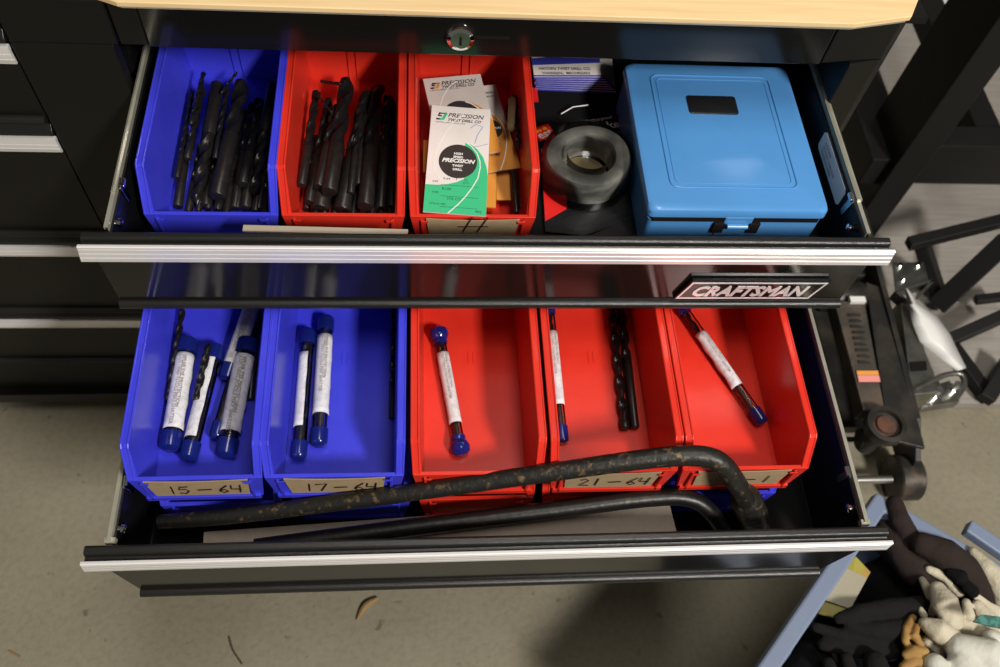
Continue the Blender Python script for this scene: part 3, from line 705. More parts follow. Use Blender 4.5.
# red store tag
q0, q1, q2 = at(540,141,z=ZD1+.010), at(561,133,z=ZD1+.010), at(538,124,z=ZD1+.010)
tg = thing('store_tag', 'small red tag with yellow and white words next to the envelope bin', 'tag', q0)
ptg = Plane(q0, q1-q0, V((0,1,0)))
card(B(), ptg, rect(0,0,.0175,.0155), -.0006, .0006).build('tag_card', M['redcard'], tg)
b = B(); text(b, 'est', ptg, .0012, .0018, .0120, .0001, .00005, off=.0003); b.build('white_lettering', M['plastic_white'], tg)
b = B(); text(b, 'do it', ptg, .0012, .0100, .0055, .0001, .00005, off=.0002, sx=1.2); b.build('yellow_lettering', M['yellow'], tg)
b = B(); b.tube([at(561,114,z=ZD1+.006), at(573,107,z=ZD1+.008), at(588,105,z=ZD1+.006)], .0006, 6)
single(b, 'bent_wire', M['plastic_white'], 'short bent pale wire lying on the black liner behind the red tag', 'wire')

# ------------------------------------------------------------------ blue metal case
cx0, cx1, cy0, cy1, zc = .1235, .2685, -.1085, .0615, -.0125
bx = thing('drill_index_case', 'sky blue metal case with a black badge and a front latch in the upper drawer', 'metal case', ((cx0+cx1)/2, (cy0+cy1)/2, ZD1+.0012))
def rrect(x0, y0, x1, y1, r, n=6):
    P = []
    for cx, cy, a0 in ((x1-r,y1-r,0),(x0+r,y1-r,90),(x0+r,y0+r,180),(x1-r,y0+r,270)):
        for k in range(n+1): a = math.radians(a0+90*k/n); P.append((cx+r*math.cos(a), cy+r*math.sin(a)))
    return P
def stack(b, rings, closed_top=True):
    n = len(rings[0]); vs = [p for r in rings for p in r]; fs = []
    for i in range(len(rings)-1):
        for k in range(n): fs.append((i*n+k, i*n+(k+1)%n, (i+1)*n+(k+1)%n, (i+1)*n+k))
    fs += [tuple(range((len(rings)-1)*n, len(rings)*n)), tuple(range(n))[::-1]]
    b.add(vs, fs)
def rr3(x0, y0, x1, y1, r, z): return [(x, y, z) for x, y in rrect(x0, y0, x1, y1, r)]
y_front = -.108; RX0, RX1, RY0, RY1 = .1215, .2745, -.1080, .0620
b = B()
e = .0012
stack(b, [rr3(RX0,RY0,RX1,RY1,.006,zc-.009), rr3(RX0,RY0,RX1,RY1,.007,zc-.003), rr3(RX0+.001,RY0+.001,RX1-.001,RY1-.001,.008,zc-.001), rr3(RX0+.004,RY0+.004,RX1-.004,RY1-.004,.008,zc)])
b.build('lid', M['casebl'], bx, True)
b = B()
# raised bead and panel on the lid
bx0, bx1, by0, by1 = RX0+.022, RX1-.022, RY0+.024, RY1-.016
outer = rrect(bx0,by0,bx1,by1,.007); 
b.tube([(x, y, zc+.0002) for x, y in outer]+[(outer[0][0],outer[0][1],zc+.0002)], .0009, 8)
b.tube([(x, y, zc+.0001) for x, y in rrect(bx0+.0045,by0+.0045,bx1-.0045,by1-.0045,.005)+[(bx1-.0045,by1-.0095)]], .0005, 6)
b.build('lid_bead', M['casebl'], bx, True)
b = B(); stack(b, [rr3(RX0+.002,RY0+.001,RX1-.002,RY1-.002,.005,ZD1+.0020), rr3(RX0+.002,RY0+.001,RX1-.002,RY1-.002,.006,zc-.0145)]); b.build('case_body', M['casebl'], bx, True)
b = B().box((RX0+.006,RY0+.0004,zc-.0150), (RX1-.006,RY1-.004,zc-.0088)); b.build('lid_gap', M['ink'], bx)
p_ = at(713,105,z=zc)
b = B(); stack(b, [rr3(p_.x-.0230,p_.y-.0115,p_.x+.0215,p_.y+.0105,.003,zc-.001), rr3(p_.x-.0230,p_.y-.0115,p_.x+.0215,p_.y+.0105,.003,zc+.0008), rr3(p_.x-.0220,p_.y-.0105,p_.x+.0205,p_.y+.0095,.002,zc+.0014)])
bd = b.build('badge', M['blackcard'], bx, True); bd['label'] = 'black rectangular badge with faint raised print'
xm = (RX0+RX1)/2+.002
b = B().box((xm-.012,RY0-.0006,zc-.018), (xm+.012,RY0+.004,zc-.0085)); b.box((xm-.016,RY0-.0002,zc-.034), (xm+.018,RY0+.003,zc-.019)); b.tube([(xm-.009,RY0-.0022,zc-.018),(xm+.009,RY0-.0022,zc-.018)], .0024, 12); b.build('latch', M['casebl'], bx, bev=.0006)
for s in (-1, 1): B().box((xm+s*.0150-.0050,RY0-.0016,zc-.028), (xm+s*.0150+.0050,RY0+.002,zc-.0155)).build('latch_hinge', M['ink'], bx, bev=.0006)

# black folder beside the case
single(B().add([at(604,238,z=-.055), at(655,214,z=-.040), at(650,205,z=-.040), at(596,226,z=-.055)], [(0,1,2,3)]).prism([at(600,236,z=ZD1+.003), at(650,220,z=ZD1+.003), at(654,236,z=ZD1+.003), at(610,240,z=ZD1+.003)], (0,0,.003)) if False else
       B().prism([at(585,240,z=ZD1+.0016), at(640,216,z=ZD1+.0016), at(654,222,z=ZD1+.0016), at(650,242,z=ZD1+.0016)], (0,0,.004)), 'plastic_sleeve', M['blackcard'], 'glossy black flat sleeve between the tape pack and the blue case', 'sleeve')

# thin pale stick across the front of the two left bins
pa, pb_ = at(243,228.5,z=-.013), at(408,233,z=-.013)
single(B().beam(pa, pb_, .0058, .0022), 'wooden_stick', M['stick'], 'thin pale wooden stick lying across the front of the upper drawer', 'stick', bev=.0003)

# ------------------------------------------------------------------ capped plastic tubes
FL = zL+.0022
def cap_tube(pt, pb, w, label, lbl, bare=None, z0=None, z1=None, bulb=False, inner=None, lblside=0, drillw=.5):
    """pt upper cap pixel, pb lower cap pixel; w = tube pixel width; lbl=(f0,f1) span of the paper label"""
    R = w*.725/872/2
    a = at(*pb, z=FL+(z0 if z0 is not None else R*1.2)); c = at(*pt, z=FL+(z1 if z1 is not None else R*1.2))
    u = (c-a).normalized(); e_ = .003 if bulb else .0068; a = a-u*e_; c = c+u*e_*.8; ax = c-a; L = ax.length
    t = thing('drill_tube', label, 'plastic tube', a, 'capped clear tubes with drill bits')
    b = B(); b.lathe(a, u, [(R*.9,.003),(R*.9,L-.003)], 24, cap=False); b.build('clear_tube', M['clear'], t, True)
    cl = .0135 if not bulb else .009
    for k, (o, d_) in enumerate(((a, u), (c, -u))):
        if bulb:
            prof = [(0,-.004),(R*.9,-.0036),(R*1.45,-.001),(R*1.55,.003),(R*1.35,.0065),(R*1.0,.0085),(R*1.15,.0105),(R*1.1,.0125),(R*.6,.0125)]
        else: prof = [(0,-.0012),(R*.75,-.0008),(R*1.02,.0008),(R*1.08,.003),(R*1.10,cl),(R*.92,cl)]
        B().lathe(o, d_, prof, 24).build('cap', M['cap'], t, True)
    if lbl:
        x = u.cross(V((0,0,1))).normalized(); y = x.cross(u)
        vs = []; fs = []; n = 14; a0 = math.radians(lblside-105); a1 = math.radians(lblside+105); m_ = 14
        for i in range(m_+1):
            s_ = L*(lbl[0]+(lbl[1]-lbl[0])*i/m_)
            for k in range(n+1):
                an = a0+(a1-a0)*k/n; rr = R*(1.0+(.22*math.sin(i*1.3+1) if k in (0, n) else 0)*.5)
                vs.append(a+u*s_+(x*math.sin(an)+y*math.cos(an))*rr)
        for i in range(m_):
            for k in range(n): fs.append((i*(n+1)+k, i*(n+1)+k+1, (i+1)*(n+1)+k+1, (i+1)*(n+1)+k))
        o = B().add(vs, fs).build('paper_label', M['sticker'], t, True)
        md = o.modifiers.new('t', 'SOLIDIFY'); md.thickness = .0002; md.offset = 1
        # faint print lines along the label
        pw = R*2*.8; pl = Plane(a+u*(L*lbl[0]+.003)+y*(R*1.035)-x*(-pw*.0), u, -x if False else u.cross(y))
        lw = L*(lbl[1]-lbl[0])-.006; b = B()
        up_ = Plane(a+u*(L*lbl[1]-.003)+y*(R*1.05), -u, y.cross(-u))
        ys = (.0012, -.0016) if R > .0042 else (-.0004,)
        if abs(lblside) < 15:
            for j, yy in enumerate(ys):
                text(b, ('WEAR EYE PROTECTION', 'CUTTING TOOLS MAY SHATTER')[j] if len(ys) > 1 else 'CUTTING TOOL SYSTEMS, INC.', up_, 0, yy, min(R*.55, lw/11), 0.0001, .00003, sx=min(1, lw/ (min(R*.55, lw/11)*13)))
            b.build('lettering', M['bluepen'] if len(ys) == 1 else M['cardboard'], o)
    if inner is not None:
        dz_ = V((0,0,-R*.15)); drill(a+u*.006+dz_, c-u*(.012 if inner[0] else .006)+dz_, 2*R*drillw, inner[1], inner[2], 'drill bits inside clear tubes')
    return t
zb_, z2 = .0045, .005
cap_tube((187,345),(171,441),19,'capped tube with full white label, leftmost in the bin labelled 15-64',(.16,.84),inner=(0,.55,'bit inside the leftmost capped tube of the bin labelled 15-64'), drillw=.55)
cap_tube((215,352),(190,451),17,'capped tube with half-turned label and fluted bit showing, second in the bin labelled 15-64',(.17,.90),inner=(0,.6,'bright fluted bit inside second tube of the bin labelled 15-64'),lblside=-75, drillw=.6)
cap_tube((247,345),(227,448),20,'wide capped tube with grey label near the right wall of the bin labelled 15-64',(.19,.84),inner=(0,.55,'thick bit inside the wide grey-labelled tube'), z0=.007, z1=.012, drillw=.55)
cap_tube((257,292),(229,372),17,'tube slanting behind the wide one in the bin labelled 15-64, only its grey label clear',(.10,.86), z0=.006, z1=.016)
cap_tube((235,372),(218,430),13,'short dark-ended tube under the slanting one in the bin labelled 15-64',None,inner=(0,.1,'smooth grey bit inside the short dark-ended tube'), drillw=.9)
cap_tube((326,323),(319,437),16,'capped tube with full white label in the bin labelled 17-64',(.22,.84),inner=(0,.5,'bit inside the white-labelled tube of the bin labelled 17-64'))
cap_tube((308,336),(299,450),15,'capped tube with narrow label strip and visible bit in the bin labelled 17-64',(.22,.80),inner=(0,.75,'long fluted bit inside the strip-labelled tube'),lblside=-85, drillw=.6)
cap_tube((439,334),(460,447),13,'bulb-capped tube with white label alone in the middle red bin',(.21,.80),bulb=True,inner=(0,.7,'thin bit inside the bulb-capped tube'))
cap_tube((549,306),(562,434),12,'narrow capped tube against the left wall of the red bin with two bare bits',(.24,.76),inner=(0,.7,'thin bit inside the narrow tube by the two bare bits'), z0=.0045, z1=.010)
cap_tube((681,306),(758,416),13,'slanting capped tube in the rightmost red bin',(.28,.72),inner=(0,.6,'shiny fluted bit inside the slanting tube'))
gN = 'loose bits in lower bins'
for (q0, q1, w, fr, h0, h1, lab) in (((168,400),(183,306),7,.95,.010,.018,'loose fluted bit rising behind the leftmost tube of the bin labelled 15-64'),
        ((196,400),(209,343),8,.95,.014,.018,'loose fluted bit between the two left tubes of the bin labelled 15-64'),
        ((392.5,418),(395,300),8,.75,.003,.004,'loose black bit lying against the right wall of the bin labelled 17-64'),
        ((250,400),(258,310),9,.5,.002,.004,'loose dark bit against the right wall of the bin labelled 15-64')):
    drill(at(*q0, z=FL+h0), at(*q1, z=FL+h1), w*.72/872, fr, lab, gN)
drill(at(625,429,z=FL+.0045), at(610,295,z=FL+.0045), 10.5*.725/872, .95, 'left one of the two bare black bits in the labelled red bin', gN)
drill(at(635,428,z=FL+.0045), at(617,270,z=FL+.0045), 9.5*.725/872, .62, 'right one of the two bare black bits in the labelled red bin, smooth shank forward', gN)

# ------------------------------------------------------------------ bars and card at the front of the lower drawer
def smooth_path(pts, n=10):
    P = [V(p) for p in pts]; P = [P[0]*2-P[1]]+P+[P[-1]*2-P[-2]]; out = []
    for i in range(1, len(P)-2):
        for k in range(n):
            t = k/n; a, b_, c, d = P[i-1], P[i], P[i+1], P[i+2]
            out.append(.5*((2*b_)+(c-a)*t+(2*a-5*b_+4*c-d)*t*t+(3*b_-a-3*c+d)*t**3))
    out.append(P[-2]); return out
pth = [at(160,522,z=-.172), at(240,515,z=-.155), at(400,494,z=-.126), at(560,471,z=-.098), at(655,458,z=-.084), at(700,456,z=-.080), at(722,464,z=-.084), at(737,484,z=-.104), at(745,500,z=-.130)]
br = thing('lug_wrench', 'rusty black iron bar bent at its right end, lying across the lower bins', 'iron bar', pth[0])
sp = smooth_path(pth); n_ = len(sp)
B().tube(sp, [.0060+.0022*min(1, i/(n_*.6)) for i in range(n_)], 18).build('bent_shaft', M['bar'], br, True)
e0 = at(743,494,z=-.128); e1 = at(756,524,z=-.180)
B().lathe(e0, e1-e0, [(.008,0),(.0125,.006),(.0135,.012),(.0135,(e1-e0).length),(.009,(e1-e0).length),(.009,.02),(0,.02)], 24).build('socket_end', M['bar'], br, True)
pth = [at(255,548,z=-.166), at(400,529,z=-.160), at(560,509,z=-.153), at(650,498,z=-.149), at(690,499,z=-.150), at(712,514,z=-.160), at(728,540,z=-.185)]
sp = smooth_path(pth)
single(B().tube(sp, .0074, 18), 'iron_bar', M['bar2'], 'plain black iron bar with bent end, lying in front of the rusty one', 'iron bar', smooth=True)
q = [at(203,534,z=-.196), at(676,530,z=-.196), at(670,507,z=-.185), at(203,512,z=-.185)]
single(B().prism([at(203,546,z=-.176), at(680,545,z=-.168), at(670,506,z=-.164), at(560,506,z=-.166), at(204,532,z=-.176)], (0,0,-.0014)), 'card_sheet', M['cardboard'], 'long grey-brown card sheet lying under the two iron bars', 'card sheet')

# ------------------------------------------------------------------ floor litter
b = B(); P = smooth_path([at(378,598,z=ZF+.004), at(366,606,z=ZF+.003), at(357,620,z=ZF+.0025)], 8)
n_ = len(P); single(B().tube(P, [.0012+.0034*math.sin(PI*min(1, (i+1)/n_)) for i in range(n_)], 8), 'dry_leaf', M['leaf'], 'curled tan dry leaf on the floor below the lower drawer', 'leaf', smooth=True)
single(B().tube(smooth_path([at(229,637,z=ZF+.002), at(233,650,z=ZF+.002), at(242,664,z=ZF+.002)], 5), .0011, 6), 'twig', M['twig'], 'short dark twig lying on the floor at bottom left', 'twig', smooth=True)
single(B().tube(smooth_path([at(9,651,z=ZF+.002), at(20,657,z=ZF+.002)], 4), .0010, 6), 'straw', M['leaf'], 'tiny pale straw on the floor in the bottom left corner', 'straw', smooth=True)

# ------------------------------------------------------------------ floor jack
JB = (.56, .03, ZF)
jk = thing('floor_jack', 'worn black trolley jack standing on the floor right of the cabinet', 'floor jack', JB)
def P_(px, py, z): return at(px, py, z=z)
b = B()
for (xa, xb_) in ((.4795,.4875), (.6050,.613)):
    ya, yb2 = -.125, .26
    b.prism([(xa,ya-.012,ZF+.030),(xa,ya,ZF+.075),(xa,ya+.05,ZF+.105),(xa,yb2,ZF+.135),(xa,yb2+.05,ZF+.12),(xa,yb2+.05,ZF+.03)], (xb_-xa,0,0))
b.build('side_plate', M['jack'], jk, bev=.001)
B().box((.4875,-.06,ZF+.025), (.605,.16,ZF+.045)).build('base_pan', M['jack'], jk)
B().box((.440,.0,ZF+.03), (.4795,.27,ZF+.09)).build('handle_bracket', M['jack'], jk, bev=.003)
B().prism([(.560,-.105,ZF+.098),(.606,-.118,ZF+.098),(.609,.13,ZF+.110),(.588,.14,ZF+.110)], (0,0,.006)).build('top_plate', M['jack'], jk, bev=.001)
# lift arm
b = B(); b.prism([(.512,.085,ZF+.150),(.556,.085,ZF+.150),(.549,-.075,ZF+.132),(.519,-.075,ZF+.132)], (0,0,-.028)); arm = b.build('lift_arm', M['jackarm'], jk, bev=.002)
ap = Plane((.514,.070,ZF+.1503), (0,-1,-.11), (1,0,0))
b = B()
for k in range(9): card(b, ap, [(.006+.0088*k,.012+.002*(k%2)),(.0095+.0088*k,.012),(.0095+.0088*k,.030),(.006+.0088*k,.030-.004*(k%3))], 0, .0008)
b.build('raised_casting', M['jack'], arm)
b = B(); card(b, ap, rect(.091,.006,.097,.036), .0, .0005); b.build('orange_decal', M['orangedecal'], arm)
b = B(); card(b, ap, rect(.0975,.006,.107,.036), .0, .0005); b.build('pink_decal', M['pinkdecal'], arm)
B().lathe((.500,.105,ZF+.130), (1,0,0), [(.020,0),(.022,.003),(.022,.062),(.020,.065)], 24).build('pivot', M['jack'], jk, True)
wq = at(858,299,z=ZF+.156)
B().box((wq.x-.011,wq.y-.0045,ZF+.150), (wq.x+.011,wq.y+.0045,ZF+.156)).build('white_sticker', M['plastic_white'], jk)
sc_ = at(888,423,z=ZF+.155)
B().lathe(V((sc_.x,sc_.y,ZF+.085)), (0,0,1), [(.014,0),(.014,.045),(.024,.050),(.0255,.060),(.0255,.068),(.0195,.069),(.0185,.062),(.013,.061)], 30, cap=False).build('saddle', M['jack'], jk, True)
B().lathe(V((sc_.x,sc_.y,ZF+.085)), (0,0,1), [(.0,.060),(.0185,.0605),(.013,.062),(.012,.066),(.0,.067)], 30).build('saddle_pad', M['rust'], jk, True)
B().lathe(V((.520,-.100,ZF+.10)), (1,0,0), [(.012,0),(.012,.05)], 16).build('saddle_fork', M['jack'], jk, True)
wh = at(905,477,z=ZF+.034)
for x in (.446, .588):
    B().lathe((x,wh.y,ZF+.032), (1,0,0), [(.012,0),(.030,.002),(.032,.004),(.032,.034),(.030,.036),(.012,.036)], 30).build('wheel', M['wheel'], jk, True)
B().tube([(.440,wh.y-.004,ZF+.037),(.586,wh.y-.004,ZF+.037)], .0055, 14).build('axle', M['rod'], jk, True)
B().tube([(.450,-.085,ZF+.060),(.575,-.085,ZF+.060)], .004, 10).build('cross_rod', M['jack'], jk, True)
B().box((.4875,.16,ZF+.03), (.605,.30,ZF+.10)).build('pump_body', M['jack'], jk, bev=.004)
for x in (.50,.575): B().lathe((x,.285,ZF+.018), (1,0,0), [(.018,0),(.018,.016)], 20).build('rear_wheel', M['wheel'], jk, True)

# ------------------------------------------------------------------ galvanised bracket and folded paper
zt = ZF+.095
g = thing('steel_bracket', 'galvanised steel bracket with bolts standing beside the floor jack', 'bracket', at(925,340,z=ZF))
q = lambda px, py, z=zt: at(px, py, z=z)
b = B().prism([q(893,262),q(924,262),q(929,282),q(896,290)], (0,0,-.004)); b.build('top_plate', M['galv'], g, bev=.0008)
for c_ in ((899,266),(917,266),(902,280)): B().lathe(q(*c_), (0,0,1), [(.0055,-.001),(.0055,.004),(.003,.006),(0,.006)], 12).build('bolt', M['chrome'], g, True)
b = B().beam(q(893,295), q(930,284), .004, .020); b.beam(q(893,295), q(905,305), .004, .020); b.beam(q(930,284), q(912,303), .004, .020); b.build('triangle_gusset', M['galv'], g)
b = B().prism([q(900,300),q(912,300),q(925,350),q(934,372),q(938,392),q(912,395)], (0,0,-.070)); b.build('channel', M['galv'], g, bev=.001)
B().prism([q(909,362,zt+.001),q(926,361,zt+.001),q(927,370,zt+.001),q(911,371,zt+.001)], (0,0,.0005)).build('slot', M['ink'], g)
B().tube(smooth_path([q(914,390),q(930,382),q(945,375),q(960,374),q(964,385),q(955,400)], 6), .0042, 10).build('hook_rod', M['galv'], g, True)
B().prism([q(914,392,ZF+.04),q(950,380,ZF+.04),q(960,402,ZF+.04),q(922,408,ZF+.04)], (0,0,-.018)).build('foot_plate', M['galv'], g, bev=.001)
for c_ in ((932,397),(950,391)): B().lathe(q(*c_, ZF+.04), (0,0,1), [(.008,0),(.008,.010),(.005,.012),(.005,.024),(0,.024)], 12).build('nut', M['chrome'], g, True)
# paper
rows = [((905,288),(908,289)), ((908,305),(918,303)), ((913,325),(938,318)), ((920,342),(950,335)), ((940,358),(958,352)), ((957,371),(966,368))]
vs = []; fs = []
for i, (l, r_) in enumerate(rows):
    z = zt+.020-.006*i
    vs += [at(*l, z=z), at((l[0]+r_[0])/2, (l[1]+r_[1])/2, z=z+.006), at(*r_, z=z-.004)]
for i in range(len(rows)-1):
    for k in range(2): fs.append((i*3+k, i*3+k+1, i*3+k+4, i*3+k+3))
o = single(B().add(vs, fs), 'folded_paper', M['plastic_white'], 'folded white paper leaning on the galvanised bracket', 'paper', smooth=True)
md = o.modifiers.new('t', 'SOLIDIFY'); md.thickness = .0006; 

# ------------------------------------------------------------------ black steel stand
st = thing('steel_stand', 'large black square-tube stand behind the jack at upper right', 'steel stand', (.66, .35, ZF+.018))
ZS = ZF+.018
B().box((.6330,.2850,ZS), (.6810,.3900,.30)).build('post', M['frame'], st, bev=.002)
B().box((.681,.290,-.441), (1.45,.330,-.358)).build('cross_beam', M['frame'], st, bev=.002)
B().box((.605,.300,-.455), (.668,1.30,-.400)).build('side_beam', M['frame'], st, bev=.002)
B().box((.790,.330,-.440), (.832,1.30,-.400)).build('middle_beam', M['frame'], st, bev=.002)
for x, y in ((.605,1.24),(1.40,.29),(1.40,1.24)): B().box((x,y,ZS), (x+.05,y+.06,.30)).build('post', M['frame'], st, bev=.002)
# smaller folding stand, a tangle of flat bars
fs_ = thing('folding_stand', 'low black folding stand with crossed legs on the grey board', 'folding stand', (.85, .16, ZS))
def leg(a, c, za, zc_, w, h=None):
    p, q_ = at(*a, z=za), at(*c, z=zc_); B().beam(p, q_, w, h or w).build('leg', M['frame'], fs_, bev=.0015)
leg((908,244),(1010,219), -.47,-.44, .017)
leg((922,244),(938,293), -.49,-.57, .020)
leg((937,306),(1008,240), -.565,-.45, .030,.018)
leg((945,342),(1010,313), -.55,-.52, .018)
leg((950,345),(990,400), -.565,-.572, .020,.018)
leg((975,300),(1010,296), -.55,-.54, .013)
leg((985,400),(1010,360), -.565,-.55, .022)

# ------------------------------------------------------------------ white plastic thing by the worktop corner
def blobs(name, m, parts, label, cat, voxel=.003, group=None, sm=3, thing_parent=None):
    """tapered round-ended capsules fused into one continuous skin"""
    b = B()
    for pts, rad in parts:
        pts = [V(p) for p in pts]
        if not hasattr(rad, '__len__'): rad = [rad]*len(pts)
        P = [pts[0]-(pts[1]-pts[0]).normalized()*rad[0]*.8, pts[0]-(pts[1]-pts[0]).normalized()*rad[0]*.45]+pts+[pts[-1]+(pts[-1]-pts[-2]).normalized()*rad[-1]*.45, pts[-1]+(pts[-1]-pts[-2]).normalized()*rad[-1]*.8]
        b.tube(P, [rad[0]*.35, rad[0]*.82]+list(rad)+[rad[-1]*.82, rad[-1]*.35], 14)
    o = b.build(name, m)
    r = o.modifiers.new('r', 'REMESH'); r.mode = 'VOXEL'; r.voxel_size = voxel
    s = o.modifiers.new('s', 'SMOOTH'); s.iterations = sm; s.factor = .6
    me = bpy.data.meshes.new_from_object(o.evaluated_get(bpy.context.evaluated_depsgraph_get())); o.modifiers.clear(); o.data = me
    me.shade_smooth(); me.materials.clear(); me.materials.append(m)
    o['_o'] = (0,0,0)
    return tag(o, label, cat, group)
zw = .095
sp_ = thing('side_table', 'dark shelf edge behind the worktop corner', 'shelf', (.42,.10,ZF)) if False else None
zw = ZS+.022
blobs('white_bottle', M['plastic_white'], [([at(914,3,z=zw), at(924,9,z=zw)], [.020,.017]), ([at(933,0,z=zw), at(944,8,z=zw)], [.018,.017]), ([at(912,-12,z=zw), at(945,-10,z=zw)], .022)],
      'rounded white plastic bottle lying on the grey board just past the worktop corner', 'bottle', .003)

# ------------------------------------------------------------------ glove box with gloves
gb = thing('plastic_tub', 'blue-grey plastic tub full of gloves at bottom right', 'plastic tub', (.45,-.45,ZF))
C0 = V((.440,-.244,0)); du = V((.815,-.58,0)).normalized(); dv = V((-.70,-.715,0)).normalized(); ZR = -.350
LU, LV = .46, .36
def tubq(off, z): 
    a = C0+du*(-off)+dv*(-off); b_ = C0+du*(LU+off)+dv*(-off); c_ = C0+du*(LU+off)+dv*(LV+off); d_ = C0+du*(-off)+dv*(LV+off)
    return [V((p.x, p.y, z)) for p in (a, b_, c_, d_)]
def ringwall(b, q0, q1, q2, q3):
    """closed skin through four quads, inner and outer"""
    Q = [q0, q1, q2, q3]; n = 4; vs = [p for q_ in Q for p in q_]; fs = []
    for i in range(4):
        j = (i+1)%4
        for k in range(4): fs.append((i*4+k, i*4+(k+1)%4, j*4+(k+1)%4, j*4+k))
    b.add(vs, fs)
b = B(); ringwall(b, tubq(-.045,ZF+.002), tubq(-.004,ZR), tubq(-.007,ZR), tubq(-.048,ZF+.006)); b.prism(tubq(-.046,ZF+.001), (0,0,.004)); b.build('tub_body', M['binblue'], gb)
b = B(); ringwall(b, tubq(.012,ZR-.014), tubq(.011,ZR), tubq(-.007,ZR+.001), tubq(-.007,ZR-.012)); b.build('tub_rim', M['binblue'], gb, bev=.0025)
h0 = at(966,527,z=ZR+.004); h1 = at(1010,557,z=ZR+.004)
dh = (h1-h0).normalized(); nh = dh.cross(V((0,0,1)))
B().obox((h0+h1)/2, h1-h0, nh*.016, V((0,0,.014))).build('handle', M['binblue'], gb, bev=.002)

ZG = -.365
def G(px, py, dz=0): return at(px, py, z=ZG+dz)
# deep filling of dark gloves
gg = 'gloves heaped in the plastic tub'
def cap_(*a):
    """a finger: points (px, py, height) followed by the radii in photograph pixels"""
    n = len(a)//2; return ([G(*p) for p in a[:n]], [r_*.00104 for r_ in a[n:]])
def glove(m, parts, label, voxel=.0022, sm=2): return blobs('glove', M[m], [cap_(*p) for p in parts], label, 'glove', voxel, gg, sm)
glove('greydark', [((880,590,-.065),(950,600,-.065),34,40), ((870,640,-.070),(930,680,-.070),36,44), ((985,615,-.075),(1015,680,-.075),40,44), ((900,560,-.05),(925,580,-.05),24,24), ((846,610,-.05),(812,660,-.05),18,22), ((835,640,-.05),(790,700,-.05),24,26)],
      'black knit glove filling the hollow of the tub between pale and brown ones', .004, 3)
glove('brown', [((894,503,.016),(899,518,.018),(910,538,.008),9.5,10.5,11), ((883,514,-.004),(893,540,-.004),(915,572,-.008),10,13,17), ((920,543,.020),(944,553,.020),(965,572,.010),(990,596,.004),12,16,18,17),
                ((885,535,-.03),(930,580,-.014),(965,600,-.02),20,18,18), ((915,548,-.004),(940,572,-.006),14,18)],
      'dark brown suede glove at the far corner of the tub', .0022, 2)
glove('grey', [((838,619,.008),(858,612,.010),(890,607,.004),(930,606,-.006),5.5,7.5,9,11), ((848,626,.002),(872,630,.004),(905,629,0),6,9,11), ((815,627,-.004),(840,635,-.004),(880,640,-.006),5,6.5,9),
               ((822,644,-.012),(850,650,-.010),(890,650,-.012),6,8,11), ((890,622,-.012),(915,635,-.014),16,20)],
      'charcoal grey glove with fingers pointing left in the tub', .002, 2)
glove('grey', [((874,660,.006),(884,690,.004),11,15), ((846,657,.002),(858,690,-.002),6,8), ((828,662,-.008),(842,695,-.008),6,8), ((860,700,-.01),(885,705,-.01),20,24)],
      'charcoal grey glove at the bottom edge with fingers up', .002, 2)
glove('leather', [((937,588,.022),(944,602,.026),(953,622,.018),8,13.5,11), ((922,579,.008),(931,596,.008),3.6,5.5), ((928,569,.010),(944,576,.010),(960,592,.006),4,6,7), ((966,602,.022),(969,616,.020),4.6,6),
                  ((977,604,.020),(985,616,.020),(1000,630,.010),5.5,8,9), ((958,580,.012),(975,596,.012),(1004,618,.006),3.2,5,8), ((955,622,.006),(985,634,-.004),12,14)],
      'cream leather glove with spread fingers nearest the tub centre', .0016, 2)
glove('leather', [((924,623,.018),(936,629,.022),(952,640,.016),6.5,11.5,12), ((917,604,.004),(924,616,.006),3,4.2), ((927,601,.002),(932,614,.004),3.2,4.2), ((927,640,.004),(940,650,.002),6,8)],
      'small cream leather glove fingers poking out left of the white cuff', .0016, 2)
glove('leather', [((972,551,.018),(984,566,.020),(1006,594,.016),5,10,17), ((941,563,.010),(965,574,.010),(1002,592,.008),3,4.6,5.5), ((994,600,.0),(1015,612,.0),13,16)],
      'cream leather glove at the right edge, above the others', .0016, 2)
glove('greydark', [((950,571,.020),(960,577,.022),6.5,8.5), ((966,586,.022),(973,592,.022),6.5,7), ((953,580,.010),(976,598,.008),7,8)],
      'black rubber fingertips among the cream gloves', .0016, 2)
blobs('glove', M['canvas'], [cap_((958,648,.024),(984,654,.028),(1010,690,.028),14,19,22), cap_((962,660,.024),(990,690,.024),15,20), cap_((990,637,.022),(1020,655,.022),8,12), cap_((934,663,.018),(948,690,.018),11,16), cap_((950,690,.01),(1000,700,.01),24,24)],
      'white canvas back of a work glove in the bottom right corner', 'glove', .002, gg, 2)
t_ = single(B().tube(smooth_path([G(945,645,.036),G(953,637,.044),G(968,632,.049),G(985,636,.052),G(1003,648,.052)], 6), .0011, 8), 'glove_seam', M['dusty'], 'stitched seam along the top of the white canvas glove', 'seam', smooth=True) if False else None
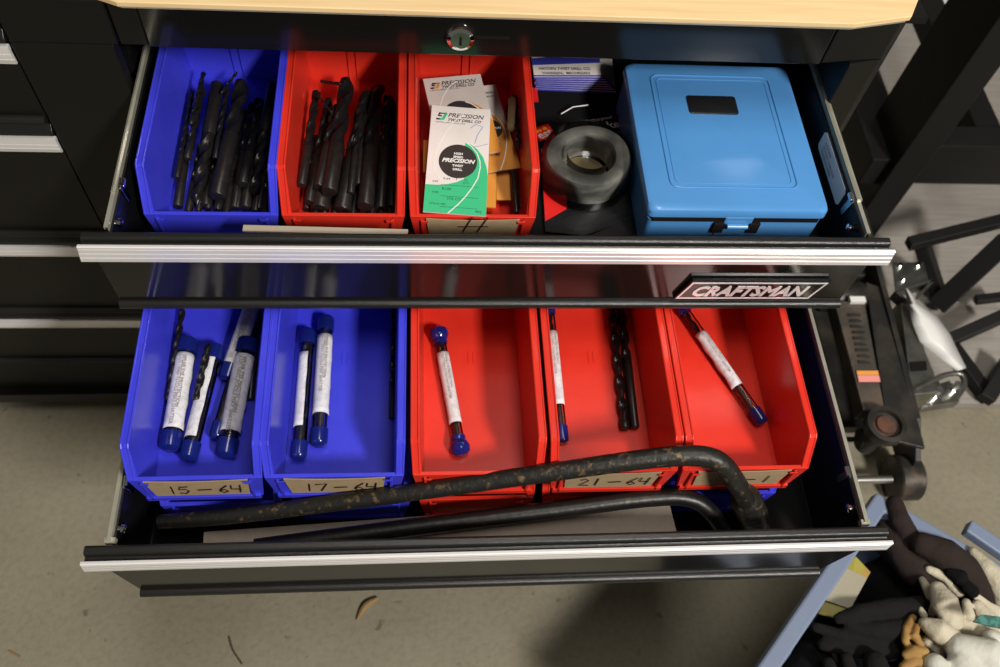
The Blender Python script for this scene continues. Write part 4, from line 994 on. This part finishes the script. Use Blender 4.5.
glove('ochre', [((913,617,.008),(906,628,.012),(905,641,.012),(911,651,.010),3.5,4,4,3.5), ((917,626,.014),(914,636,.016),(920,644,.014),(917,653,.012),3.2,4.4,4.4,3.6), ((905,655,.012),(914,650,.016),(925,652,.016),4,5,5), ((903,668,.010),(914,660,.012),(926,664,.012),5,6,6), ((913,630,-.004),(913,668,-.004),9,10)],
      'crumpled ochre yellow glove lining beside the cream ones', .0014, 1)
bw = [G(972,622,.060), G(980,615,.064), G(1004,618,.064), G(1006,630,.060), G(990,627,.062)]
single(B().prism(bw, (0,0,.003)), 'glove_wristband', M['plaid'], 'green checked wristband on the white canvas glove', 'wristband')
# packet
pq = [G(840,566,-.01), G(856,556,-.004), G(871,572,-.004), G(843,620,-.01), G(818,613,-.016)]
pk = thing('paper_packet', 'yellow and grey paper packet tucked against the left tub wall', 'packet', pq[0])
B().prism(pq, (0,0,-.004)).build('packet', M['packet'], pk, bev=.001)
B().prism([G(845,568,-.0055), G(867,578,-.002), G(850,609,-.006), G(824,600,-.011)], (0,0,.001)).build('grey_band', M['dusty'], pk)

# ------------------------------------------------------------------ light
def area(name, loc, tgt, wx, ly, power, col=(1,1,1)):
    """rectangular lamp, its long side ly kept level along the y axis of the room"""
    l = bpy.data.lights.new(name, 'AREA'); l.shape = 'RECTANGLE'; l.size = wx; l.size_y = ly; l.energy = power; l.color = col
    o = bpy.data.objects.new(name, l); COL.objects.link(o)
    z = (V(loc)-V(tgt)).normalized(); y = V((0,1,0)); y = (y-z*y.dot(z)).normalized(); x = y.cross(z)
    mm = Matrix((x, y, z)).transposed().to_4x4(); mm.translation = V(loc); o.matrix_world = mm; return o
area('ceiling_lamp', (1.20,-1.85,1.85), (0,-.2,-.1), .28, .5, 94, (1,.955,.90))
area('overhead_fill_lamp', (.35,-.25,2.1), (.1,-.25,-.3), .5, 1.2, 20, (1,.95,.88))  # added soft fill from overhead, brightens the card sheet and lifts shadows
w = bpy.data.worlds.new('room'); sc.world = w; w.use_nodes = True
w.node_tree.nodes['Background'].inputs[0].default_value = (1,.93,.84,1); w.node_tree.nodes['Background'].inputs[1].default_value = .10
sc.view_settings.view_transform = 'Standard'; sc.view_settings.look = 'None'; sc.view_settings.gamma = 1; sc.view_settings.use_curve_mapping = False
sc.view_settings.exposure = 0
for o in bpy.data.objects:
    if '_o' in o: del o['_o']
    if o.parent is None: o.location.z -= ZF
